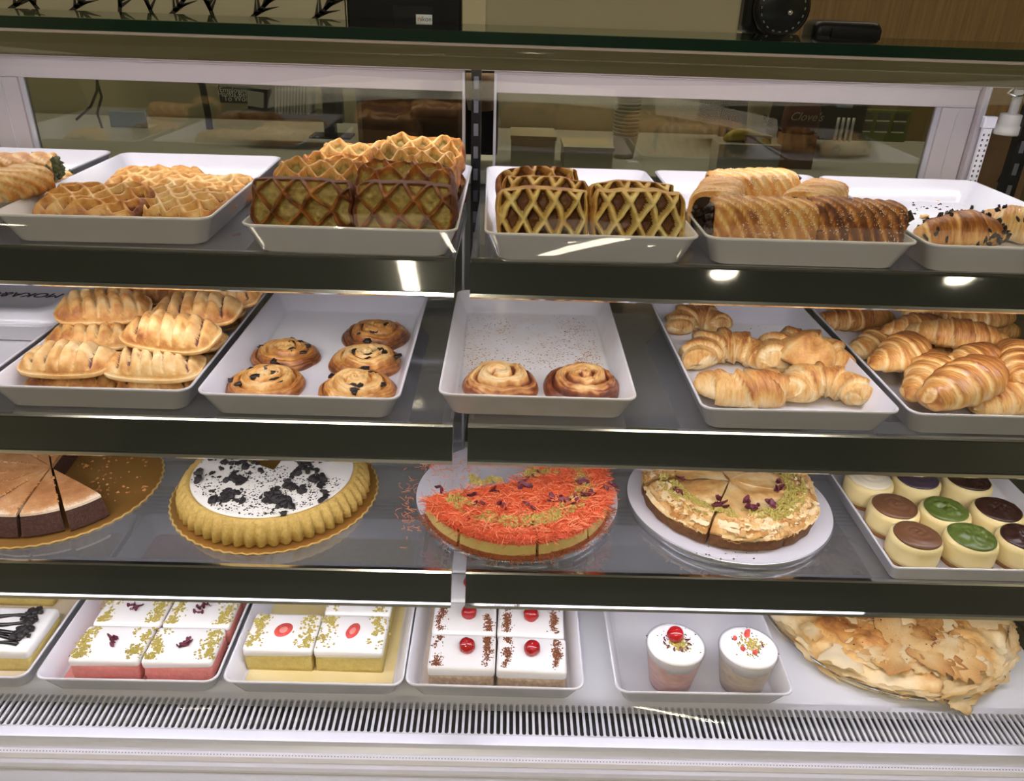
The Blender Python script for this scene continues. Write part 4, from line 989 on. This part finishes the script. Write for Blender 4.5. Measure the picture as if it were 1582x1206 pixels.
for (c_, r_, lab) in ((0, 0, 'yellow cake square with round strawberry slice, front left'), (1, 0, 'yellow cake square with pointed strawberry piece, front right'), (1, 1, 'yellow cake square behind the front right one, partly under the rail')):
    t = square(.100, .0735, .042, lab, (-.3085, -.2075)[c_], .864+r_*.0755, 'yellow_sponge', 'yellow_cake_square', -.005, 'yellow cake squares', .014)
    strip(t, -.037, .0055, .0735, .042, 110, 'pistachio', .0025, 30+c_+r_); strip(t, .036, .0055, .0735, .042, 110, 'pistachio', .0025, 40+c_+r_)
    berry_slice(t, (1.0, 1.3)[c_], c_ == 1)
cher = chunk_mesh('cherry', 'cherry', .0120, 2, 2, .08, .95)
for r_ in range(4):
    for c_ in range(2):
        sd = 'left' if c_ == 0 else 'right'; rn = ('front', 'second', 'third', 'rearmost')[r_]
        t = square((.096, .100)[c_], .0665, .040, f'white cream cake square with a glazed cherry, {rn} row {sd}', (-.044, .056)[c_], .8345+r_*.0685+c_*(-.002), 'beige_sponge', 'cherry_cake_square', -.006-.03*c_, 'cherry cake squares', .016)
        strip(t, -.036, .0035, .0665, .040, 220, 'cocoa', .0014, 50+r_*2+c_, 'cocoa_dusting'); strip(t, .036, .0035, .0665, .040, 220, 'cocoa', .0014, 60+r_*2+c_, 'cocoa_dusting')
        ob('cherry', cher, t, (.006-.006*c_, .004, .0462), (0, 0, RNG.rand()*6))
t = square(.19, .088, .040, 'white cream cake with dark chocolate drizzle at the bottom left edge', -.750, .860, 'yellow_sponge', 'drizzled_cake', .0, None, .015)
for k in range(5):
    y0 = -.030+k*.0135; g = G(); pts = []
    for i in range(22):
        q = i/21; pts.append((-.07+.145*q, y0+.004*math.sin(q*9+k*1.7)-.004*q, .0412))
    g.tube(pts, [.0022+.0014*abs(math.sin(i*.55+k)) for i in range(22)], 8); part('chocolate_drizzle', g, 'choc_sauce', t, True)
for k in range(26):
    q = RNG.rand(); ob('cookie_chunk', cookies[k % 4], t, (.062+.022*RNG.rand()-.008*q, -.024+.060*q, .0425+.002*RNG.rand()), (0, 0, RNG.rand()*6)).scale = (.35+.5*RNG.rand(),)*3
t = square(.19, .075, .040, 'drizzled cream cake behind the front one at the bottom left', -.790, .985, 'yellow_sponge', 'drizzled_cake', .0, None, .015)
# dessert cups
mat('pink_layers', (.52, .30, .28), .4, var=(.66, .47, .42), vs=60, stretch=(1, 1, 2.2), bmp=(80, .4, .002))
mat('beige_layers', (.46, .38, .31), .4, var=(.62, .54, .45), vs=60, stretch=(1, 1, 2.2), bmp=(80, .4, .002))
def cup(x, y, label, layers, k):
    t = thing('dessert_cup', label, 'dessert cup', (x, y, fB+.0003), group='cream dessert cups')
    part('layered_dessert', G().lathe([(.001, .001), (.0285, .001), (.030, .004), (.0385, .056), (.001, .056)], 48), layers, t, True)
    pr = [(.001, 0), (.029, 0), (.0305, .002), (.0412, .068), (.0424, .0695), (.0424, .071), (.0408, .071), (.0396, .066), (.0296, .003), (.001, .002)]
    part('clear_cup', G().lathe(pr, 56), 'cup_clear', t, True)
    part('cream_top', G().lathe([(.001, .052), (.0378, .052), (.0402, .068), (.0398, .0715), (.036, .0738), (.02, .0752), (.001, .0755)], 56, flute=lambda a, q: .012*math.sin(a*3+k) if q < 2 else 0), 'white_cream', t, True)
    g = G()
    for _ in range(110): lump(g, (.004+RNG.randn()*.0075, (-.004 if k == 0 else .0)+RNG.randn()*.0065, .0763), .0013+.001*RNG.rand())
    stuff(part('pistachio_crumbs', g, 'pistachio', t))
    g = G()
    for _ in range(70): lump(g, (RNG.randn()*.013, RNG.randn()*.013, .0758), .0007+.0006*RNG.rand())
    stuff(part('petal_specks', g, 'crumb_dark', t))
    if k == 0:
        ob('cherry', cher, t, (-.001, .006, .0835))
        for q in range(9): a = 2.2+q*.55; ob('petal', petals[q % 4], t, (.018*math.cos(a), .014*math.sin(a)-.002, .0768), (RNG.randn()*.6, RNG.randn()*.6, a)).scale = (.4+.3*RNG.rand(),)*3
    else:
        st = chunk_mesh('strawberry_piece', 'strawberry', .0048, 3, 1, .35, .9)
        for px, py, s_, sh in ((.002, .018, 1.15, 1.7), (-.018, .010, .8, 1.1), (-.012, -.010, .9, 1.0), (.004, -.016, .95, .9)):
            ob('strawberry_piece', st, t, (px, py, .0785), (0, 0, px*90)).scale = (s_*.8, s_*.7, s_*sh)
        ob('petal', petals[1], t, (.017, -.002, .078), (.9, .2, 1.4)).scale = (.9, .7, .9)
cup(.259, .826, 'clear cup of pink layered dessert with cream and a whole cherry', 'pink_layers', 0)
cup(.362, .823, 'clear cup of beige layered dessert with cream and strawberry bits', 'beige_layers', 1)
# big phyllo pie on its pan
PX, PY, PR = .632, .985, .192
t = thing('pie_pan', 'shallow round metal pan under the large phyllo pie', 'pan', (PX, PY, ZB+.0003))
part('pan_base', G().lathe([(.001, 0), (PR-.012, 0), (PR-.004, .004), (PR+.001, .013), (PR+.003, .0135), (PR+.003, .0145), (PR-.001, .0145), (PR-.007, .005), (PR-.014, .0015), (.001, .0015)], 96), 'drum_foil', t, True)
pie = thing('phyllo_pie', 'large round phyllo pie with flaky golden top on the right of the case floor', 'pie', (PX, PY, ZB+.0022))
nr, nt = 70, 220; Rr = np.meshgrid(np.linspace(.004, 1, nr)**.8, np.linspace(0, 2*PI, nt, endpoint=False), indexing='ij'); Rr, Tt = Rr
Pn = np.stack([Rr*np.cos(Tt)*3, Rr*np.sin(Tt)*3, Tt*0], -1)
nz = fbm(Pn, 1.3, 5, 4); tr = np.floor(nz*5)/5+np.clip((nz*5-np.floor(nz*5))*4-3, 0, 1)/5
o_ = 1+.015*vn(Pn, 2, 3)+.02*np.exp(-((Tt-R(282))/.09)**2)
Z = .030*np.clip(1-Rr**7, 0, 1)**.4+.0075*tr*np.clip((1-Rr)*9, 0, 1)+.0025*vn(Pn, 7, 2)*np.clip((1-Rr)*9, 0, 1)+.003
A = .50+.34*vn(Pn, 1.1, 21)+.14*vn(Pn, 5, 8)+.30*tr-.22*np.clip((Rr-.7)/.3, 0, 1)
V, F, A, _ = polar_mesh(Rr*np.cos(Tt)*(PR-.003)*o_, Rr*np.sin(Tt)*(PR-.003)*o_, Z, A, nr, nt)
part('pie_crust', G().add(V, clean(F), A), 'phyllo', pie, True)
def flake_mesh(seed):
    nr, nt = 8, 40; r = np.linspace(.01, 1, nr); th = np.linspace(0, 2*PI, nt, endpoint=False); Rr, Tt = np.meshgrid(r, th, indexing='ij')
    P = np.stack([np.cos(Tt), np.sin(Tt), Tt*0+seed*2.], -1); o = 1+.55*vn(P, 1.4, seed)+.35*vn(P, 4, seed+1)+.18*vn(P, 11, seed+2)
    X = Rr*o*np.cos(Tt); Y = Rr*o*np.sin(Tt)*.62; Q = np.stack([X, Y, X*0+seed], -1)
    Z = .16*vn(Q, 1.2, seed+5)+.08*vn(Q, 3, seed+6)+.10*Rr**3*(vn(P, 2, seed+8)+.3)
    top = np.stack([X, Y, Z], -1).reshape(-1, 3); bot = top-[0, 0, .025]; N_ = nr*nt
    F = gridf(nr, nt, wv=True)+gridf(nr, nt, wv=True, off=N_, flip=True)+[((nr-1)*nt+i, (nr-1)*nt+i+N_, (nr-1)*nt+(i+1) % nt+N_, (nr-1)*nt+(i+1) % nt) for i in range(nt)]
    A = (.22+.22*vn(Q, 1.5, seed+9)+.18*Rr**2).reshape(-1)
    return G().add(np.concatenate([top, bot]), F, np.concatenate([A, A])).mesh('phyllo_flake', 'phyllo')
flakes = [flake_mesh(k) for k in range(7)]
for k in range(70):
    a = RNG.rand()*2*PI; r = PR*.88*math.sqrt(RNG.rand()); s_ = .018+.034*RNG.rand()**1.6
    zc = .030*(1-(r/PR)**7)**.4+.0045
    o = ob('phyllo_flake', flakes[k % 7], pie, (r*math.cos(a), r*math.sin(a), zc), (RNG.randn()*.05, RNG.randn()*.05, RNG.rand()*6.28), tone=RNG.randn()*.16+(.24 if r < .13 else .04)); o.scale = (s_, s_, s_*.42)
for k in range(46):                                   # layers peeling at the rim
    a = 2*PI*k/46+RNG.randn()*.05; r = PR*(.975+.015*RNG.rand()); s_ = .018+.012*RNG.rand()
    o = ob('rim_flake', flakes[k % 7], pie, (r*math.cos(a), r*math.sin(a), .009+.016*RNG.rand()), (RNG.randn()*.15, -.1+RNG.randn()*.15, a+PI/2), tone=RNG.randn()*.08-.02); o.scale = (s_*1.3, s_*.5, s_*.7)
p_ = at(1487, 1088, .47)
o = ob('torn_flap', flakes[2], pie, (p_.x-PX, p_.y-PY+.014, .016), (R(38), .1, .35), tone=-.05); o.scale = (.036, .034, .03)
crumbs('nigella_seeds', None, 46, lambda: ((lambda a, r: (r*math.cos(a), r*math.sin(a), .041))(R(200+130*RNG.rand()), .05+.12*RNG.rand())), .0012, 'crumb_dark', pie, 1)
# ------------------------------------------------------------------ behind the case: counter, wall, equipment
mat('counter_white', (.50, .50, .47), .35)
mat('cabinet_grey', (.16, .165, .16), .5)
mat('paper_cup', (.62, .56, .42), .6)
mat('box_beige', (.36, .325, .22), .7); mat('carton', (.58, .53, .38), .7)
mat('sign_black', (.012, .013, .014), .4)
mat('sign_white', (.72, .72, .68), .6)
mat('bag_red', (.13, .030, .022), .45)
mat('green_card', (.10, .145, .022), .5)
mat('photo_dark', (.03, .03, .03), .4, var=(.10, .09, .08), vs=60)
mat('leaf_print', (.016, .012, .006), .7)
mat('banana', (.55, .42, .06), .5)
mat('brown_case', (.20, .11, .06), .5, var=(.28, .17, .10), vs=14)
mat('screen_blue', (.20, .30, .42), .3)
CT = .99
bc = thing('back_counter', 'white topped grey counter standing behind the display case', 'counter', (0, 0, 0))
part('counter_body', G().box(-1.6, 2.0, 1.80, 2.36, 0, CT-.03), 'cabinet_grey', bc)
part('counter_top', G().box(-1.62, 2.02, 1.77, 2.38, CT-.03, CT), 'counter_white', bc, bevel=.003)
# things standing high enough to be seen over the glass slab: they rest on a service shelf
YS = 1.50
def slab_z(px, py, Y): return aty(px, py, Y).z
sh = thing('service_shelf', 'narrow steel service shelf mounted behind the top of the case', 'shelf', (0, 0, 0))
part('shelf_board', G().box(-.92, .94, 1.40, 1.62, 1.262, 1.274), 'steel', sh)
for x in (-.9, .92): part('shelf_support', G().box(x-.012, x+.012, 1.44, 1.46, 0, 1.262), 'black_metal', sh)
zs = 1.274
def box_on(name, label, cat, px0, px1, Y, d, h, m, z=zs, bev=.004):
    a, b = aty(px0, 40, Y), aty(px1, 40, Y); t = thing(name, label, cat, ((a.x+b.x)/2, Y, z))
    w_ = (b.x-a.x)/2; part('body', G().box(-w_, w_, 0, d, 0, h), m, t, bevel=bev); return t, w_
t, w_ = box_on('till_monitor', 'black till monitor seen from behind above the case', 'monitor', 537, 713, 1.46, .035, .20, 'black_plastic')
part('socket_plate', G().box(-.018, .048, -.001, 0, .020, .046), 'black_metal', t)
mat('sticker_white', (.75, .80, .84), .4)
s = part('sticker', G().box(.020, .047, -.0022, -.001, .020, .0335), 'sticker_white', t)
mat('ink', (.02, .03, .06), .5); mat('ink_red', (.5, .05, .05), .5)
ob('lettering', text_mesh('ikon', .0105, 'ink'), s, (.0370, -.0024, .0265), (PI/2, 0, 0))
ob('emblem', text_mesh('n', .0125, 'ink_red'), s, (.0252, -.0024, .0265), (PI/2, 0, 0))
part('stand_foot', G().box(-.05, .05, .035, .10, 0, .008), 'black_plastic', t)
t, w_ = box_on('display_board', 'large plain beige panel standing above the case', 'panel', 750, 1141, 1.46, .02, .26, 'box_beige')
part('panel_foot', G().box(-w_*.7, w_*.7, .02, .08, 0, .01), 'box_beige', t)
# coffee grinder and small machine on the right
a = aty(1188, 25, 1.50)
t = thing('coffee_grinder', 'black coffee grinder with round adjusting collar above the case', 'grinder', (a.x, 1.50, zs))
part('grinder_base', G().box(-.030, .022, -.03, .05, 0, .03), 'black_plastic', t, bevel=.004)
part('grinder_neck', G().box(-.052, .018, -.035, .05, .022, .10), 'black_plastic', t, bevel=.012)
c = part('collar', G().lathe([(.001, 0), (.040, 0), (.046, .004), (.046, .026), (.040, .030), (.001, .030)], 40), 'black_metal', t, True, loc=(.004, -.03, .062), rot=(PI/2, 0, 0))
for k in range(20): 
    q = 2*PI*k/20; part('collar_rib', G().box(-.001, .001, -.002, .002, .0, .0006), 'cabinet_grey', c, loc=(.036*math.cos(q), .036*math.sin(q), .030), rot=(0, 0, q))
part('screw', G().lathe([(.001, 0), (.005, 0), (.004, .003), (.001, .004)], 20), 'chrome', c, True, loc=(.012, -.006, .030))
a = aty(1303, 30, 1.50)
t = thing('dark_dispenser', 'small smoked plastic dispenser box against the wooden wall', 'dispenser', (a.x, 1.50, zs))
g = G(); loft(g, [rrect(.118, .07, .012, 0), rrect(.118, .07, .014, .036), rrect(.110, .062, .014, .043), rrect(.098, .052, .012, .045)]); part('housing', g, 'black_plastic', t, True)
glass('smoke', (.25, .24, .2), .08, .5); g = G(); loft(g, [rrect(.085, .004, .0015, .004, cx=.012), rrect(.085, .004, .0015, .034, cx=.012)]); part('smoked_window', g, 'black_metal', t, loc=(0, -.0375, 0))
# leaf mural printed low on a pale panel above the case
pn = thing('mural_panel', 'pale panel printed with dark feathery leaves above the case at left', 'panel', (0, 1.47, zs))
x0, x1 = aty(-120, 20, 1.47).x, aty(533, 20, 1.47).x
part('board', G().box(x0, x1, 0, .015, 0, .24), 'wall_paint', pn)
def leaf(px, py, tx, ty, n, side, w=7):
    b, e = aty(px, py, 1.4695), aty(tx, ty, 1.4695); V = []; F = []
    bz, ez = b.z-zs, e.z-zs
    ax = Vector((e.x-b.x, ez-bz)); ln = ax.length; ax /= ln; nx = Vector((ax.y, -ax.x))
    def quad(p, q, wp, wq):
        d_ = (q-p); L_ = d_.length or 1; nn = Vector((d_.y, -d_.x))/L_; k = len(V)
        for c_ in (p-nn*wp, p+nn*wp, q+nn*wq, q-nn*wq): V.append((c_.x, -.0006, c_.y))
        for c_ in (p-nn*wp, p+nn*wp, q+nn*wq, q-nn*wq): V.append((c_.x, .0002, c_.y))
        F.extend([(k, k+1, k+2, k+3), (k+4, k+7, k+6, k+5), (k, k+4, k+5, k+1), (k+2, k+6, k+7, k+3), (k+1, k+5, k+6, k+2), (k+3, k+7, k+4, k)])
    P = lambda q, s=0: Vector((b.x, bz))+ax*ln*q+nx*s+nx*side*.010*math.sin(q*PI)
    for i in range(6): quad(P(i/6), P((i+1)/6), .0035*(1-.1*i), .0035*(1-.1*(i+1)))
    for i in range(n):
        q = .12+.85*i/n
        for s in (-1, 1):
            p0 = P(q); quad(p0, p0+ax*.026+nx*s*(.015+.008*math.sin(i*2.1)), .0030, .0004)
    part('leaf', G().add(V, F), 'leaf_print', pn)
for a_ in ((14, 15, 60, -60, 5, 1), (108, 19, 150, -60, 8, 1), (185, 22, 215, -60, 8, -1), (262, 25, 300, -60, 8, 1), (330, 28, 320, -70, 9, -1), (385, 31, 440, -60, 10, 1), (478, 35, 545, -60, 11, 1), (236, 24, 230, -50, 4, -1), (60, 16, 30, -60, 3, -1)): leaf(*a_)
# on the counter and wall, seen through the doors
def facing(name, label, cat, px0, py0, px1, py1, Y, d, m):
    a, b = aty(px0, py0, Y), aty(px1, py1, Y); b.z = max(b.z, CT+.0005) if 1.77 < Y < 2.37 else b.z; t = thing(name, label, cat, ((a.x+b.x)/2, Y, b.z))
    w_, h_ = (b.x-a.x)/2, a.z-b.z; part('body', G().box(-w_, w_, 0, d, 0, h_), m, t, bevel=.003); return t, w_, h_
t, w_, h_ = facing('hygiene_notice', 'black notice about hand washing fixed to the back wall', 'sign', 336, 131, 470, 163, 2.385, .012, 'sign_black')
for k, s in enumerate(('Employees Must Wash', 'Hands Before Returning', 'To Work')):
    ob('lettering', text_mesh(s, .0205, 'sign_white'), t, (-w_*.10-(.045 if k == 2 else 0)-.01, -.004, h_*(.74-.24*k)), (PI/2, 0, 0))
t = thing('napkin_holder', 'black wire holder with upright white napkins behind the left door', 'napkin holder', tuple(aty(440, 172, 2.0)))
part('holder_base', G().box(-.10, .10, -.05, .06, -.012, 0), 'black_metal', t)
for k in range(11): part('napkin', G().box(-.012+k*.0072, -.0075+k*.0072, -.045, .045, .0, .085+.003*(k % 3)), 'sign_white', t, rot=(0, .12, 0))
part('holder_side', G().box(-.075, -.03, -.045, .045, 0, .05), 'black_metal', t, rot=(0, .12, 0))
part('price_card', G().box(-.075, -.038, -.048, -.046, .008, .042), 'sign_white', t, rot=(0, .12, 0))
t = thing('tap', 'dark slim tap standing by the hand washing notice', 'tap', tuple(aty(325, 205, 2.2)))
part('tap_stem', G().tube([(0, 0, -.06), (0, 0, .05), (-.004, 0, .12), (-.010, -.02, .15), (-.014, -.05, .15)], .009, 10), 'black_metal', t, True)
t = thing('hanging_cable', 'dark cable hanging in a loop behind the left door', 'cable', (0, 0, 0))
P_ = [aty(150, 110, 1.9), aty(150, 140, 1.9), aty(140, 165, 1.9), aty(118, 185, 1.9)]; part('strand', G().tube([tuple(p) for p in P_], .003), 'black_plastic', t, True)
P_ = [aty(148, 118, 1.9), aty(157, 150, 1.9), aty(150, 175, 1.9), aty(158, 198, 1.9)]; part('strand', G().tube([tuple(p) for p in P_], .003), 'black_plastic', t, True)
t, w_, h_ = facing('label_card', 'small grey blue card standing behind the left door', 'card', 166, 171, 230, 205, 2.18, .004, 'screen_blue')
part('card_foot', G().box(-w_, w_, 0, .06, -.004, 0), 'sign_white', t)
t, w_, h_ = facing('espresso_machine', 'dark equipment box behind the right part of the left door', 'machine', 548, 120, 716, 262, 1.95, .30, 'cabinet_grey')
part('front_panel', G().box(-w_*.9, w_*.9, -.004, 0, h_*.12, h_*.9), 'sign_black', t)
t = thing('equipment_stand', 'black angular equipment stand behind the left door', 'stand', tuple(aty(510, 190, 2.0)))
part('stand_post', G().box(-.016, .010, 0, .03, -.03, .14), 'black_metal', t); part('stand_brace', G().extrude([(0, 0), (.03, 0), (.03, .10)], .010, .03), 'black_metal', t); part('stand_plate', G().box(-.05, .05, -.02, .05, -.035, -.03), 'black_metal', t)
# stack of paper cups
b_ = aty(965, 222, 1.98)
t = thing('paper_cup_stack', 'tall stack of nested beige paper cups behind the right door', 'cups', (b_.x, 1.98, CT))
for k in range(14): part('paper_cup', G().lathe([(.024, 0), (.030, .050), (.0325, .051), (.0325, .0535), (.030, .054), (.028, .048)], 28), 'paper_cup', t, True, loc=(0, 0, k*.0085))
def stackbox(px0, py0, px1, py1, Y, label, m='carton'):
    t, w_, h_ = facing('carton', label, 'box', px0, py0, px1, py1, Y, .12, m); part('lid', G().box(-w_-.002, w_+.002, -.002, .122, h_, h_+.008), m, t); return t
stackbox(790, 215, 856, 262, 1.80, 'beige carton standing behind the left of the right door')
stackbox(872, 232, 945, 266, 1.80, 'low beige carton right beside the other behind the right door')
b_ = aty(1167, 205, 1.86)
t = thing('printed_paper_cup', 'pale tall paper cup printed with an ampersand behind the right door', 'cup', (b_.x, 1.86, aty(1167, 206, 1.86).z))
part('cup_wall', G().lathe([(.001, 0), (.020, 0), (.0275, .075), (.029, .076), (.029, .078), (.001, .078)], 36), 'paper_cup', t, True)
ob('lettering', text_mesh('&', .026, 'ink'), t, (.009, -.0262, .035), (PI/2-.1, 0, .30)); part('underline', G().box(.002, .016, -.0262, -.0254, .016, .018), 'ink', t, rot=(0, 0, .0))
part('stand_block', G().box(-.03, .03, -.03, .03, CT-t.location.z, 0), 'brown_case', t)
t, w_, h_ = facing('dark_machine', 'large dark coffee machine behind the right door', 'machine', 1118, 150, 1330, 218, 2.05, .25, 'sign_black')
part('display_strip', G().box(w_*.56, w_*.78, -.002, 0, h_*.84, h_*.95), 'screen_blue', t)
for k in range(4): part('pipe', G().tube([(w_*(.60+.07*k), -.012, .0), (w_*(.60+.07*k), -.012, h_*.6)], .004), 'steel', t, True)
b_ = aty(1233, 206, 1.92)
t = thing('coffee_bag', 'dark red rounded bag with pale script lettering behind the right door', 'bag', (b_.x, 1.92, b_.z))
g = G(); loft(g, [rrect(.075, .03, .012, 0), rrect(.085, .045, .018, .02), rrect(.082, .04, .016, .055), rrect(.05, .02, .008, .085), rrect(.05, .008, .003, .10)]); part('bag_body', g, 'bag_red', t, True)
ob('lettering', text_mesh("Clove's", .026, 'paper_cup', italic=.35), t, (.004, -.0235, .040), (PI/2, 0, 0))
part('stand_block', G().box(-.04, .04, -.02, .02, CT-b_.z, 0), 'brown_case', t)
t, w_, h_ = facing('green_menu_card', 'green card with six small product photos behind the right door', 'card', 1326, 168, 1398, 220, 2.1, .01, 'green_card')
for i in range(3):
    for j in range(2):
        cx_, cz_ = w_*(-.62+.62*i), h_*(.80-.34*j); part('photo', G().box(cx_-w_*.23, cx_+w_*.23, -.002, 0, cz_-h_*.11, cz_+h_*.11), 'photo_dark', t); part('caption_bar', G().box(cx_-w_*.23, cx_+w_*.23, -.002, 0, cz_-h_*.17, cz_-h_*.13), 'sign_white', t)
b_ = aty(1155, 216, 1.84)
t = thing('banana', 'yellow banana shaped wrap lying behind the right door', 'fruit', (b_.x, 1.84, b_.z-.006))
part('skin', G().tube([(-.055+.011*k, .006*math.sin(k*.4), .016-.0006*(k-4)**2) for k in range(11)], [.004, .010, .013, .014, .014, .014, .014, .013, .012, .010, .004], 12), 'banana', t, True)
part('support_tray', G().box(-.07, .07, -.03, .04, CT-b_.z+.006, 0), 'counter_white', t)
t, w_, h_ = facing('brown_cabinet', 'brown cabinet with two slots beyond the right end of the case', 'cabinet', 1528, 200, 1640, 330, 1.55, .20, 'brown_case')
for k in (.62, .38): part('slot', G().box(-.062, -.056, -.002, 0, h_*k-.012, h_*k+.012), 'black_plastic', t, rot=(0, .2, 0))
part('leg', G().box(-w_, w_, .05, .20, -aty(1580, 330, 1.55).z, 0), 'brown_case', t)
t, w_, h_ = facing('coffee_grinder_tall', 'dark brown machine seen through the gap between the sliding doors', 'machine', 716, 105, 768, 240, 1.75, .14, 'black_plastic')
part('hopper', G().lathe([(.001, .0), (.026, .0), (.036, .05), (.036, .07), (.001, .07)], 24), 'brown_case', t, True, loc=(.0, -.02, h_*.55))
